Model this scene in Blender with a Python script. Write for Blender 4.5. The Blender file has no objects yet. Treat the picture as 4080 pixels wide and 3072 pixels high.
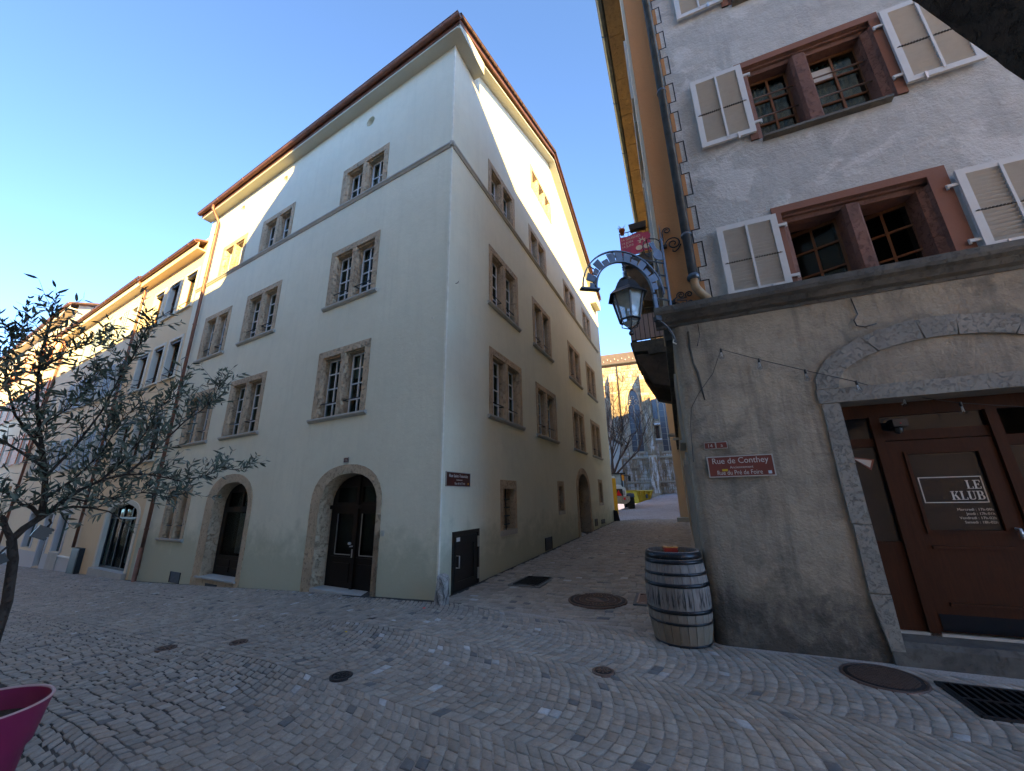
import bpy, bmesh, math, random
from mathutils import Matrix, Vector
random.seed(11)
R = math.radians
sc = bpy.context.scene
COL = sc.collection

# ------------------------------------------------------------------ camera, sky, sun, exposure
cam = bpy.data.cameras.new('camera'); camo = bpy.data.objects.new('camera', cam); COL.objects.link(camo)
cam.sensor_width = 36; cam.lens = 1533 / 4080 * 36; cam.clip_end = 2000; cam.clip_start = .05
camo.matrix_world = Matrix(((.99981486, .01924201, 0, 0), (.00544409, -.28287513, -.95914129, 0),
                            (-.01845581, .95896371, -.28292752, 1.6), (0, 0, 0, 1)))
sc.camera = camo
SUN_AZ, SUN_EL = 160.0, 17.0
world = bpy.data.worlds.new('World'); sc.world = world; world.use_nodes = True
wt = world.node_tree; sky = wt.nodes.new('ShaderNodeTexSky'); sky.sky_type = 'NISHITA'; sky.sun_disc = False
sky.sun_elevation = R(SUN_EL); sky.sun_rotation = R(SUN_AZ); sky.altitude = 2500; sky.air_density = 0.4
sky.dust_density = 0.0; sky.ozone_density = 4.0
wb = wt.nodes.new('ShaderNodeMix'); wb.data_type = 'RGBA'; wb.blend_type = 'MULTIPLY'; wb.inputs[0].default_value = 1; wb.inputs[7].default_value = (.93, .83, .67, 1)
wt.links.new(sky.outputs[0], wb.inputs[6]); wt.links.new(wb.outputs[2], wt.nodes['Background'].inputs[0]); wt.nodes['Background'].inputs[1].default_value = 0.15
sl = bpy.data.lights.new('sun', 'SUN'); so = bpy.data.objects.new('sun', sl); COL.objects.link(so)
sl.energy = 2.0; sl.angle = R(.5); sl.color = (1, .69, .24)
sd = Vector((math.sin(R(SUN_AZ)) * math.cos(R(SUN_EL)), math.cos(R(SUN_AZ)) * math.cos(R(SUN_EL)), math.sin(R(SUN_EL))))
so.rotation_euler = sd.to_track_quat('Z', 'Y').to_euler(); so.location = (10, -20, 30)
vs = sc.view_settings; vs.view_transform = 'Standard'; vs.look = 'None'; vs.gamma = 1; vs.use_curve_mapping = False
vs.exposure = 3.68
sc.cycles.max_bounces = 8; sc.cycles.diffuse_bounces = 5; sc.cycles.transparent_max_bounces = 12
sc.cycles.use_denoising = True

# ------------------------------------------------------------------ frames of the place (metres)
def dirv(a): return Vector((math.sin(R(a)), math.cos(R(a)), 0))
UP = Vector((0, 0, 1))
def frame(x, y, o):
    m = Matrix.Identity(4)
    for i in range(3): m[i][0] = x[i]; m[i][1] = y[i]; m[i][2] = UP[i]; m[i][3] = o[i]
    return m
def T(x, y, z): return Matrix.Translation((x, y, z))
C = Vector((-1.3085, 7.1225, 0)); DR = dirv(24.57); DL = dirv(-60.23)
NL = UP.cross(DL); NR = UP.cross(-DR)
FL = frame(DL, NL, C)             # street front of the corner house, x runs left from the corner
FR = frame(-DR, NR, C)            # its gable wall along the alley, x = -distance from the corner
C2 = Vector((2.2546, 4.9649, 0)); DK = -dirv(-67.5); NK = UP.cross(-DK)
FK = frame(-DK, NK, C2)           # front of the bar house, x = -distance from its corner
DS = dirv(22.7); NS = UP.cross(DS)
FS = frame(DS, NS, C2)            # its long side in the alley

def zg(x, y):
    p = Vector((x, y, 0)) - C; u = p.dot(DL); v = p.dot(DR); z = 0
    if u > 0: z -= .052 * min(u, 12) + .03 * max(0, min(u - 12, 40))
    if v > 0:
        k = 1 if u < 3 else max(0, 1 - (u - 3) / 4)
        z += k * (.029 * min(v, 15.9) + .060 * max(0, v - 15.9))
    return z

# ------------------------------------------------------------------ materials
MATS = {}
class NT:
    def __init__(s, name, rough=.8, metal=0, spec=.3):
        s.m = bpy.data.materials.new(name); s.m.use_nodes = True; s.t = s.m.node_tree; s.b = s.t.nodes['Principled BSDF']
        s.b.inputs['Roughness'].default_value = rough; s.b.inputs['Metallic'].default_value = metal
        s.b.inputs['Specular IOR Level'].default_value = spec
        s.pos = s.t.nodes.new('ShaderNodeNewGeometry').outputs['Position']; MATS[name] = s.m
    def n(s, t, **k):
        o = s.t.nodes.new(t)
        for a, b in k.items(): setattr(o, a, b)
        return o
    def l(s, a, b): s.t.links.new(a, b)
    def mapped(s, scale=(1, 1, 1), rot=(0, 0, 0)):
        m = s.n('ShaderNodeMapping'); m.inputs['Scale'].default_value = scale; m.inputs['Rotation'].default_value = rot
        s.l(s.pos, m.inputs['Vector']); return m.outputs[0]
    def noise(s, scale, detail=4, rough=.6, vec=None, dist=0):
        o = s.n('ShaderNodeTexNoise'); o.inputs['Scale'].default_value = scale; o.inputs['Detail'].default_value = detail
        o.inputs['Roughness'].default_value = rough; o.inputs['Distortion'].default_value = dist
        s.l(vec or s.pos, o.inputs['Vector']); return o.outputs[0]
    def vor(s, scale, feature='F1', vec=None):
        o = s.n('ShaderNodeTexVoronoi', feature=feature); o.inputs['Scale'].default_value = scale
        s.l(vec or s.pos, o.inputs['Vector']); return o
    def ramp(s, fac, a, b, lo=0., hi=1.):
        o = s.n('ShaderNodeMapRange'); o.inputs[1].default_value = a; o.inputs[2].default_value = b
        o.inputs[3].default_value = lo; o.inputs[4].default_value = hi; s.l(fac, o.inputs[0]); return o.outputs[0]
    def math(s, op, a, b=None):
        o = s.n('ShaderNodeMath', operation=op)
        for i, v in enumerate((a, b)):
            if v is None: continue
            if isinstance(v, (int, float)): o.inputs[i].default_value = v
            else: s.l(v, o.inputs[i])
        return o.outputs[0]
    def mix(s, fac, a, b, mode='MIX'):
        o = s.n('ShaderNodeMix', data_type='RGBA', blend_type=mode)
        for sock, v in ((o.inputs[0], fac), (o.inputs[6], a), (o.inputs[7], b)):
            if isinstance(v, (int, float)): sock.default_value = v
            elif isinstance(v, tuple): sock.default_value = (*v, 1)
            else: s.l(v, sock)
        return o.outputs[2]
    def col(s, v):
        if isinstance(v, tuple): s.b.inputs['Base Color'].default_value = (*v, 1)
        else: s.l(v, s.b.inputs['Base Color'])
        return s
    def bump(s, h, strength=.5, dist=.01):
        o = s.n('ShaderNodeBump'); o.inputs['Strength'].default_value = strength; o.inputs['Distance'].default_value = dist
        s.l(h, o.inputs['Height']); s.l(o.outputs[0], s.b.inputs['Normal']); return s
    def sep(s):
        o = s.n('ShaderNodeSeparateXYZ'); s.l(s.pos, o.inputs[0]); return o.outputs

def plaster(name, c, dark, grain=60, bs=.5, stain=.25, base_dirt=None, fine=.006, patch=None, streak=0):
    t = NT(name, .92, spec=.15)
    big = t.noise(.45, 5, .65); mid = t.noise(3.2, 6, .7); gr = t.noise(grain, 3, .6)
    k = t.mix(t.ramp(big, .35, .72, 0, stain), c, dark)
    k = t.mix(t.ramp(mid, .45, .8, 0, stain * .9), k, dark)
    k = t.mix(t.ramp(gr, .3, .75, 0, .16), k, tuple(x * .6 for x in c))
    if streak:
        st = t.noise(3.0, 5, .65, t.mapped((2.2, 2.2, .16)))
        k = t.mix(t.ramp(st, .5, .72, 0, streak), k, dark)
    if patch:                      # old repairs and worn areas with edges of their own
        pa = t.noise(patch[1], 7, .62, dist=.8); k = t.mix(t.ramp(pa, patch[2], patch[2] + .05, 0, patch[3]), k, patch[0])
    if base_dirt:                  # splash dirt of the lowest courses
        z = t.sep()[2]; nz = t.noise(2.6, 6, .7)
        h = t.math('ADD', z, t.ramp(nz, .2, .8, -base_dirt[2], base_dirt[2]))
        k = t.mix(t.ramp(h, base_dirt[1], base_dirt[1] + .75, base_dirt[3], 0), k, base_dirt[0])
    t.col(k)
    h = t.math('ADD', t.math('MULTIPLY', gr, .5), t.math('MULTIPLY', t.noise(9, 6, .7), 1.4))
    t.bump(h, bs, fine * 2); return t.m
def stone(name, c1, c2, pits=25, bs=.7, rough=.9, fine=.01, pit_dark=.45, big=2.0):
    t = NT(name, rough, spec=.2)
    a = t.noise(big, 6, .7); b = t.noise(pits, 5, .75, dist=.6)
    k = t.mix(t.ramp(a, .35, .7), c1, c2)
    pit = t.ramp(b, .52, .66, 0, 1)
    k = t.mix(t.math('MULTIPLY', pit, pit_dark), k, tuple(x * .35 for x in c1))
    k = t.mix(t.ramp(t.noise(pits * 3, 3), .4, .8, 0, .3), k, tuple(min(1, x * 1.35) for x in c2)); t.col(k)
    t.bump(t.math('SUBTRACT', t.math('MULTIPLY', t.noise(pits * .5, 6, .7), 1.2), pit), bs, fine); return t.m
def plain(name, c, rough=.6, metal=0, spec=.4, var=.25, scale=8, bs=.15, c2=None):
    t = NT(name, rough, metal, spec)
    k = t.mix(t.ramp(t.noise(scale, 5, .65), .3, .75, 0, 1), c, c2 or tuple(x * (1 - var) for x in c)); t.col(k)
    if bs: t.bump(t.noise(scale * 6, 4, .7), bs, .004)
    return t.m
def wood(name, c, c2, axis=2, rough=.55, bs=.3):
    t = NT(name, rough, spec=.15); s = [22, 22, 22]; s[axis] = 1.6
    g = t.noise(2.2, 6, .7, t.mapped(tuple(s)), .5); t.col(t.mix(t.ramp(g, .3, .7), c, c2)); t.bump(g, bs, .004); return t.m
def glass(name, tint=(.5, .55, .55), rough=.03, body=.75):
    t = NT(name, rough); tr = t.n('ShaderNodeBsdfTransparent'); tr.inputs[0].default_value = (*[body * x / max(tint) for x in tint], 1)
    gl = t.n('ShaderNodeBsdfGlossy'); gl.inputs['Roughness'].default_value = rough
    fr = t.n('ShaderNodeFresnel'); fr.inputs[0].default_value = 1.5
    bu = t.n('ShaderNodeBump'); bu.inputs['Strength'].default_value = .25; bu.inputs['Distance'].default_value = .01
    t.l(t.noise(2.5, 2), bu.inputs['Height']); t.l(bu.outputs[0], gl.inputs['Normal'])
    gb = t.n('ShaderNodeNewGeometry'); ff = t.math('MULTIPLY', fr.outputs[0], t.math('SUBTRACT', 1.0, gb.outputs['Backfacing']))
    mx = t.n('ShaderNodeMixShader'); t.l(ff, mx.inputs[0]); t.l(tr.outputs[0], mx.inputs[1]); t.l(gl.outputs[0], mx.inputs[2])
    t.l(mx.outputs[0], t.t.nodes['Material Output'].inputs[0]); return t.m

M_PLA = plaster('lime_plaster_pale', (.735, .71, .565), (.60, .585, .465), 55, .55, .5, ((.40, .42, .31), .45, .6, .75), .005, streak=.42)
M_CORN = plain('corner_bead', (.8, .78, .66), .9, 0, .1)
M_TUFF = stone('tuff_stone', (.60, .46, .31), (.46, .35, .235), 17, 1.0, fine=.03, pit_dark=.75)
M_TUFFL = stone('grey_limestone', (.46, .45, .41), (.36, .35, .32), 30, .35, fine=.005, pit_dark=.2)
M_WFR = plain('white_window_paint', (.70, .71, .72), .4, 0, .4, .1)
M_PANE = glass('window_glass')
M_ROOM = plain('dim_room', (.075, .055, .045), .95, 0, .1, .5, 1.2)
M_CURT = plain('net_curtain', (.30, .31, .32), .95, 0, .1, .5, 9)
M_IRON = plain('black_iron', (.018, .019, .023), .45, .3, .5, .4, 20, .25)
M_COPPER = plain('copper', (.27, .125, .085), .5, .45, .5, .45, 5, .1)
M_COPD = plain('aged_copper', (.28, .13, .085), .55, .6, .4, .45, 6, .15)
M_SOFF = plaster('painted_soffit', (.52, .51, .42), (.42, .41, .34), 40, .3, .3)
def tile_mat():
    t = NT('clay_tile', .85, spec=.2); a = t.n('ShaderNodeAttribute', attribute_name='tone'); s = t.n('ShaderNodeSeparateColor'); t.l(a.outputs[0], s.inputs[0])
    k = t.mix(t.ramp(t.noise(4, 5), .3, .7), (.15, .08, .055), (.08, .05, .04)); t.col(k); t.bump(t.noise(30, 4), .4, .01); return t.m
M_TILE = tile_mat()
M_DARKW = wood('dark_stained_wood', (.010, .007, .006), (.019, .013, .011), 2, .45, .2)
M_HATCH = wood('hatch_wood', (.022, .019, .017), (.038, .032, .028), 0, .5, .3)
M_STEEL = plain('brushed_steel', (.55, .55, .55), .3, .9, .5, .15)
M_SIGN = plain('sign_enamel_brown', (.17, .035, .026), .35, 0, .5, .3, 5, .05)
M_SIGND = plain('sign_enamel_dark', (.085, .022, .018), .4, 0, .4, .3, 5, .05)
M_SWHITE = plain('sign_white', (.50, .49, .47), .5, 0, .3, .1, 9, 0)
M_STRIM = plain('sign_trim', (.42, .42, .40), .4, .3, .4, .2)
M_YEL = plaster('ochre_plaster', (.72, .575, .37), (.62, .49, .31), 50, .35, .3)
M_CRM = plaster('cream_plaster', (.74, .645, .47), (.64, .55, .40), 50, .35, .3)
M_PALE = plaster('pale_trim', (.66, .63, .53), (.56, .53, .44), 50, .2, .2)
M_GREYP = plaster('white_plinth', (.52, .53, .54), (.42, .43, .44), 50, .2, .2)
M_BLUESH = plain('blue_shutter', (.36, .46, .55), .6, 0, .3, .15)
M_ORSH = plain('orange_stripe', (.62, .16, .05), .6, 0, .3, .15)
M_WHSH = plain('cream_stripe', (.75, .62, .42), .6, 0, .3, .15)
M_GREYK = plaster('rough_grey_render', (.53, .52, .485), (.31, .305, .29), 28, .8, .8, None, .012, ((.70, .68, .64), .9, .56, .4), .42)
M_DARKK = plaster('old_brown_render', (.40, .34, .255), (.13, .12, .105), 34, .8, .95, ((.05, .048, .045), .12, .75, .85), .010, ((.13, .12, .105), 1.25, .57, .5), .6)
M_ORANGE = plaster('orange_paint', (.50, .25, .11), (.40, .20, .095), 40, .35, .35)
M_SIDE = plaster('alley_render', (.36, .31, .21), (.22, .20, .15), 40, .7, .5, ((.14, .14, .12), .3, .4, .6), .008)
M_SIDEUP = plaster('alley_upper_render', (.60, .50, .33), (.46, .38, .26), 40, .5, .4)
M_PEACH = plaster('peach_render', (.68, .49, .33), (.58, .41, .27), 40, .4, .3)
M_RED = stone('red_sandstone', (.235, .12, .088), (.155, .085, .068), 22, .8, fine=.016, pit_dark=.35)
M_REDP = plaster('red_paint_band', (.235, .115, .082), (.19, .095, .07), 40, .3, .2)
M_CORNI = stone('weathered_cornice', (.15, .14, .12), (.06, .058, .055), 16, .7, fine=.012)
M_GST = stone('grey_voussoir', (.28, .262, .228), (.19, .18, .158), 26, .9, fine=.012, pit_dark=.25)
M_SHW = plain('shutter_white', (.57, .565, .54), .45, 0, .4, .08, 12)
M_SLAT = plain('slat_beige', (.52, .50, .46), .55, 0, .3, .12, 10)
M_BRW = wood('window_oak', (.20, .09, .04), (.12, .055, .028), 2, .45)
M_REDW = wood('door_mahogany', (.055, .016, .005), (.028, .009, .003), 2, .55, .25)
M_DKG = plain('dark_glass', (.008, .009, .012), .10, 0, .3, .1, 3, 0)
M_ZINC = plain('zinc_pipe', (.13, .16, .19), .38, .7, .5, .5, 5, .1)
M_CLAYP = plain('beige_pipe', (.42, .30, .18), .6, 0, .3, .3)
M_LAMPI = plain('blued_iron', (.12, .145, .18), .42, .55, .5, .4, 9, .2)
M_LAMPG = plain('lamp_glass', (.46, .50, .47), .25, 0, .5, .3, 14, .3); M_LAMPG.node_tree.nodes['Principled BSDF'].inputs['Alpha'].default_value = .6
M_FROST = plain('frosted_glass', (.42, .46, .44), .25, 0, .5, .2, 14, .3)
M_SOFFK = stone('stone_soffit', (.36, .25, .13), (.20, .14, .085), 9, .6, fine=.02)
M_DARKC = stone('dark_corbel', (.11, .085, .065), (.055, .045, .038), 9, .8, fine=.02)
M_BANN = plain('banner_cloth', (.48, .10, .20), .85, 0, .1, .2, 6)
M_TERRA = plain('terracotta', (.42, .12, .05), .7, 0, .2, .3)
M_BULB = glass('bulb_glass', (.9, .92, .95), .02, .9)
M_BLK = plain('black_plastic', (.015, .015, .017), .4, 0, .5, .3, 20, .1)
M_LIGHTM = plain('light_metal', (.55, .55, .50), .4, .4)
def barrel_mat():
    t = NT('barrel_oak', .8, spec=.2); g = t.noise(2.5, 6, .7, t.mapped((16, 16, 1.3)), .3)
    k = t.mix(t.ramp(g, .3, .72), (.25, .225, .20), (.12, .105, .10))
    z = t.sep()[2]; k = t.mix(t.ramp(z, .42, .15, 0, .65), k, (.17, .125, .075))
    dr = t.noise(5, 4, .7, t.mapped((9, 9, .35)))
    d = t.math('MULTIPLY', t.ramp(dr, .50, .56), t.math('MULTIPLY', t.ramp(z, .38, .42), t.ramp(z, .60, .50)))
    k = t.mix(t.math('MULTIPLY', d, .9), k, (.012, .012, .014)); t.col(k); t.bump(g, .5, .006); return t.m
M_BAR = barrel_mat()
def hoop_mat():
    t = NT('hoop_steel', .35, .5, .5); k = t.mix(t.ramp(t.noise(28, 6, .8), .60, .66, 0, .8), (.015, .016, .020), (.20, .21, .22)); t.col(k); t.bump(t.noise(40, 4), .2, .003); return t.m
M_HOOP = hoop_mat()
M_SOIL = stone('soil', (.07, .05, .035), (.16, .13, .10), 60, .9, fine=.02)
M_REDTIN = plain('red_painted_tin', (.30, .018, .012), .35, .1, .5, .35, 14)
M_TINTOP = plain('worn_brass_lid', (.58, .30, .10), .35, .5, .5, .4, 20)
M_POT = plain('magenta_pot', (.26, .018, .085), .45, 0, .4, .12, 4, .08)
M_POTR = plain('pot_rim', (.55, .35, .34), .5, 0, .3, .1)
M_BARK = stone('olive_bark', (.075, .06, .05), (.035, .028, .025), 40, .9, fine=.01)
def leaf_mat():
    t = NT('olive_leaf', .5, spec=.35); a = t.n('ShaderNodeAttribute', attribute_name='tone')
    g = t.n('ShaderNodeNewGeometry')
    k = t.mix(a.outputs['Fac'], (.035, .055, .042), (.10, .135, .10))
    k = t.mix(g.outputs['Backfacing'], k, (.12, .145, .12)); t.col(k); return t.m
M_LEAF = leaf_mat()
def cobble_mat():
    t = NT('cobble_stone', .72, spec=.3); a = t.n('ShaderNodeAttribute', attribute_name='tone'); g = t.noise(38, 5, .75); b = t.noise(.6, 4)
    k = t.mix(t.ramp(g, .3, .75), a.outputs['Color'], tuple([.035] * 3))
    o = t.n('ShaderNodeMix', data_type='RGBA'); o.inputs[0].default_value = .35
    k = t.mix(.42, a.outputs['Color'], k); k = t.mix(t.ramp(b, .35, .7, 0, .25), k, (.10, .095, .085))
    sp = t.noise(170, 2); k = t.mix(t.ramp(sp, .62, .75, 0, .35), k, (.33, .33, .32)); t.col(k)
    t.bump(t.math('ADD', t.noise(26, 5, .75), t.math('MULTIPLY', t.noise(90, 3), .35)), .6, .009); return t.m
M_COB = cobble_mat()
def street_mat():
    t = NT('joint_mortar', .95, spec=.1); x, y, z = t.sep()
    # open, dark joints on the left of the crossing and in the alley; sanded grey joints in front
    s = t.math('ADD', t.math('MULTIPLY', x, 1.0), t.math('MULTIPLY', y, -.55)); s = t.math('ADD', s, t.ramp(t.noise(.9, 4), 0, 1, -1.2, 1.2))
    f = t.ramp(s, -5.0, -3.6)
    k = t.mix(f, (.06, .055, .05), (.46, .41, .36)); k = t.mix(t.ramp(t.noise(60, 4), .35, .7, 0, .5), k, (.07, .068, .065)); t.col(k); t.bump(t.noise(90, 3), .6, .006); return t.m
M_JOINT = street_mat()
def plaza_mat():
    t = NT('plaza_setts', .85, spec=.2)
    br = t.n('ShaderNodeTexBrick'); br.inputs['Scale'].default_value = 1; br.inputs['Brick Width'].default_value = .16; br.inputs['Row Height'].default_value = .12
    br.inputs['Mortar Size'].default_value = .012; br.inputs['Color1'].default_value = (.46, .37, .345, 1); br.inputs['Color2'].default_value = (.34, .27, .255, 1); br.inputs['Mortar'].default_value = (.14, .12, .11, 1)
    v = t.mapped((1, 1, 1), (0, 0, R(-24))); w = t.n('ShaderNodeVectorMath', operation='ADD'); nn = t.n('ShaderNodeTexNoise'); nn.inputs['Scale'].default_value = .8
    t.l(t.pos, nn.inputs['Vector']); sc_ = t.n('ShaderNodeVectorMath', operation='SCALE'); sc_.inputs['Scale'].default_value = .5; t.l(nn.outputs['Color'], sc_.inputs[0]); t.l(v, w.inputs[0]); t.l(sc_.outputs[0], w.inputs[1])
    t.l(w.outputs[0], br.inputs['Vector']); k = t.mix(t.ramp(t.noise(.35, 5), .35, .7, 0, .5), br.outputs[0], (.50, .42, .39)); t.col(k)
    t.bump(br.outputs['Fac'], -.8, .02); return t.m
M_PLAZA = plaza_mat()
M_CAST = plain('rusty_cast_iron', (.17, .11, .085), .6, .5, .4, .5, 30, .5)
M_CASTD = plain('dark_cast_iron', (.035, .032, .032), .6, .5, .4, .4, 30, .4)
M_CASTP = plain('pinkish_cast', (.42, .27, .21), .6, .2, .4, .3, 30, .4)
M_HOLE = plain('drain_dark', (.004, .004, .004), 1, 0, 0, .1)
M_CONC = stone('concrete_collar', (.20, .195, .185), (.15, .145, .14), 50, .4, fine=.005, pit_dark=.2)
def guard_mat():
    t = NT('guard_granite', .8, spec=.25); n = t.noise(9, 7, .75, t.mapped((1, 1, .45)), 1.); k = t.mix(t.ramp(n, .42, .60), (.40, .39, .37), (.07, .07, .07)); t.col(k); t.bump(n, .8, .02); return t.m
M_GUARD = guard_mat()
def church_mat():
    t = NT('church_stone', .9, spec=.15); a = t.n('ShaderNodeAttribute', attribute_name='tone'); st = t.noise(1.2, 6, .7, t.mapped((2.4, 2.4, .35)))
    z = t.sep()[2]; low = t.ramp(z, 12, 6)
    k = t.mix(t.ramp(t.noise(6, 6, .75), .35, .7, 0, .6), a.outputs['Color'], (.16, .115, .075))
    w = t.math('MULTIPLY', t.ramp(st, .50, .57), low); k = t.mix(t.math('MULTIPLY', w, .8), k, (.80, .79, .76))
    w2 = t.math('MULTIPLY', t.ramp(st, .44, .34), low); k = t.mix(t.math('MULTIPLY', w2, .5), k, (.10, .10, .10)); t.col(k)
    t.bump(t.noise(9, 6, .75), .8, .06); return t.m
M_CHU = church_mat()
M_CHUM = stone('church_mortar', (.52, .42, .30), (.40, .33, .25), 8, .6, fine=.03)
M_CHUT = stone('tracery_stone', (.50, .43, .32), (.38, .33, .26), 8, .4, fine=.02)
M_LEAD = plain('leaded_glass', (.045, .055, .075), .3, 0, .6, .5, 12, .4)
M_SLATE = plain('stone_slate', (.17, .12, .08), .8, 0, .3, .5, 3, .4)
M_YELP = plain('yellow_paint', (.72, .36, .015), .5, 0, .4, .2, 3)
M_SKIP = plain('skip_yellow', (.62, .42, .02), .5, 0, .4, .3, 3)
M_WHITE = plain('white_paint', (.68, .68, .66), .35, 0, .5, .08)
M_DUSTY = plain('muddy_white', (.50, .44, .34), .6, 0, .3, .5, 10, c2=(.16, .11, .07))
M_TYRE = plain('tyre', (.022, .021, .021), .85, 0, .2, .4, 12, .4)
M_RIM = plain('rim_cream', (.50, .44, .27), .5, 0, .4, .3)
M_BLUEM = plain('mudguard', (.03, .045, .065), .5, 0, .4, .3)
M_REDREF = plain('red_reflector', (.80, .012, .02), .3, 0, .5, .1)
M_ORREF = plain('amber_lens', (.80, .30, .03), .3, 0, .5, .1)
M_CARR = plain('dark_red_car', (.14, .012, .015), .25, 0, .6, .1)
M_TWIG = plain('bare_bark', (.10, .065, .05), .85, 0, .2, .3, 20, .3)
M_ARC = stone('shaded_render', (.045, .033, .024), (.024, .018, .014), 10, .9, fine=.03)  # the arcade's shade is put into this very dark render colour
M_OPP = plaster('opposite_render', (.78, .70, .56), (.70, .63, .50), 30, .4, .3)

# ------------------------------------------------------------------ mesh builder
class MB:
    def __init__(s): s.v = []; s.f = []; s.c = []; s.sm = []
    def add(s, vs, fs, smooth=False, tone=None):
        b = len(s.v); s.v += [tuple(p) for p in vs]
        for f in fs: s.f.append([b + i for i in f]); s.c.append(tone); s.sm.append(smooth)
        return s
    def box(s, x0, x1, y0, y1, z0, z1, M=None, tone=None):
        vs = [Vector((x, y, z)) for z in (z0, z1) for y in (y0, y1) for x in (x0, x1)]
        if M: vs = [M @ p for p in vs]
        return s.add(vs, [(0, 1, 3, 2), (4, 6, 7, 5), (0, 4, 5, 1), (2, 3, 7, 6), (0, 2, 6, 4), (1, 5, 7, 3)], tone=tone)
    def ext(s, poly, a, b, axis='y', M=None, smooth=False, tone=None):
        def P(p, t): return Vector({'y': (p[0], t, p[1]), 'x': (t, p[0], p[1]), 'z': (p[0], p[1], t)}[axis])
        n = len(poly); vs = [P(p, a) for p in poly] + [P(p, b) for p in poly]
        if M: vs = [M @ p for p in vs]
        s.add(vs, [tuple(range(n)), tuple(range(2 * n - 1, n - 1, -1))], tone=tone)
        return s.add(vs, [(i, (i + 1) % n, n + (i + 1) % n, n + i) for i in range(n)], smooth, tone)
    def tube(s, pts, r, n=8, smooth=True, cap=True, tone=None):
        pts = [Vector(p) for p in pts]; rs = r if isinstance(r, (list, tuple)) else [r] * len(pts); vs = []; ref = None
        for i, p in enumerate(pts):
            d = (pts[min(i + 1, len(pts) - 1)] - pts[max(i - 1, 0)]).normalized()
            if ref is None: ref = d.orthogonal().normalized()
            a = (ref - d * ref.dot(d)); a = a.normalized() if a.length > 1e-6 else d.orthogonal().normalized(); ref = a; b = d.cross(a)
            vs += [p + (a * math.cos(2 * math.pi * k / n) + b * math.sin(2 * math.pi * k / n)) * rs[i] for k in range(n)]
        fs = [(i * n + k, i * n + (k + 1) % n, (i + 1) * n + (k + 1) % n, (i + 1) * n + k) for i in range(len(pts) - 1) for k in range(n)]
        s.add(vs, fs, smooth, tone)
        if cap: b0 = len(s.v) - len(vs); s.f += [[b0 + k for k in range(n)], [b0 + (len(pts) - 1) * n + k for k in range(n)]]; s.c += [tone] * 2; s.sm += [False] * 2
        return s
    def bar(s, pts, w, h, side=(0, 1, 0)):     # flat bar swept along a path; w across the path in its plane, h along side
        pts = [Vector(p) for p in pts]; sd_ = Vector(side).normalized(); vs = []
        for i, p in enumerate(pts):
            d = (pts[min(i + 1, len(pts) - 1)] - pts[max(i - 1, 0)]).normalized(); a = d.cross(sd_).normalized()
            vs += [p + a * w / 2 + sd_ * h / 2, p - a * w / 2 + sd_ * h / 2, p - a * w / 2 - sd_ * h / 2, p + a * w / 2 - sd_ * h / 2]
        n = len(pts); fs = [(i * 4 + k, i * 4 + (k + 1) % 4, i * 4 + 4 + (k + 1) % 4, i * 4 + 4 + k) for i in range(n - 1) for k in range(4)]
        return s.add(vs, fs + [(0, 1, 2, 3), ((n - 1) * 4, (n - 1) * 4 + 1, (n - 1) * 4 + 2, (n - 1) * 4 + 3)])
    def lathe(s, prof, n=24, c=(0, 0, 0), smooth=True, M=None, arc=None, tone=None):
        vs = []; c = Vector(c)
        for r, z in prof: vs += [c + Vector((r * math.cos(2 * math.pi * k / n), r * math.sin(2 * math.pi * k / n), z)) for k in range(n)]
        if M: vs = [M @ p for p in vs]
        return s.add(vs, [(i * n + k, i * n + (k + 1) % n, (i + 1) * n + (k + 1) % n, (i + 1) * n + k) for i in range(len(prof) - 1) for k in range(n)], smooth, tone)
    def skin(s, outline, holes, depth=.35, n0=0.0):
        bm = bmesh.new(); es = []
        for loop in [outline] + holes:
            vv = [bm.verts.new((p[0], n0, p[1])) for p in loop]; es += [bm.edges.new((vv[i], vv[(i + 1) % len(vv)])) for i in range(len(vv))]
        bmesh.ops.triangle_fill(bm, edges=es, use_beauty=True); bm.verts.index_update()
        s.add([v.co.copy() for v in bm.verts], [[v.index for v in f.verts] for f in bm.faces]); bm.free()
        for h in holes:
            k = len(h); s.add([(p[0], n0, p[1]) for p in h] + [(p[0], n0 - depth, p[1]) for p in h], [(i, (i + 1) % k, k + (i + 1) % k, k + i) for i in range(k)])
        return s
    def mesh(s, name):
        me = bpy.data.meshes.new(name); me.from_pydata(s.v, [], s.f); me.polygons.foreach_set('use_smooth', s.sm)
        if any(c is not None for c in s.c):
            a = me.color_attributes.new('tone', 'FLOAT_COLOR', 'CORNER'); buf = []
            for f, c in zip(s.f, s.c):
                c = c or (.5, .5, .5); buf += [*c, 1] * len(f)
            a.data.foreach_set('color', buf)
        me.validate(); return me
    def build(s, name, mat, parent=None, M=None, **tags):
        return link(s.mesh(name), name, mat, parent, M, **tags)
WM = {}
def link(me, name, mat, parent=None, M=None, **tags):
    if mat is not None and not me.materials: me.materials.append(mat)
    o = bpy.data.objects.new(name, me); COL.objects.link(o); M = M or Matrix.Identity(4)
    if parent is not None: o.parent = parent; o.matrix_basis = WM[parent].inverted() @ M
    else: o.matrix_basis = M
    WM[o] = M
    for k, v in tags.items(): o[k] = v
    return o
def thing(name, label, cat, loc, group=None):
    o = bpy.data.objects.new(name, None); COL.objects.link(o); M = T(*loc); o.matrix_basis = M; WM[o] = M
    o.empty_display_size = .2; o['label'] = label; o['category'] = cat
    if group: o['group'] = group
    return o
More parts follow.
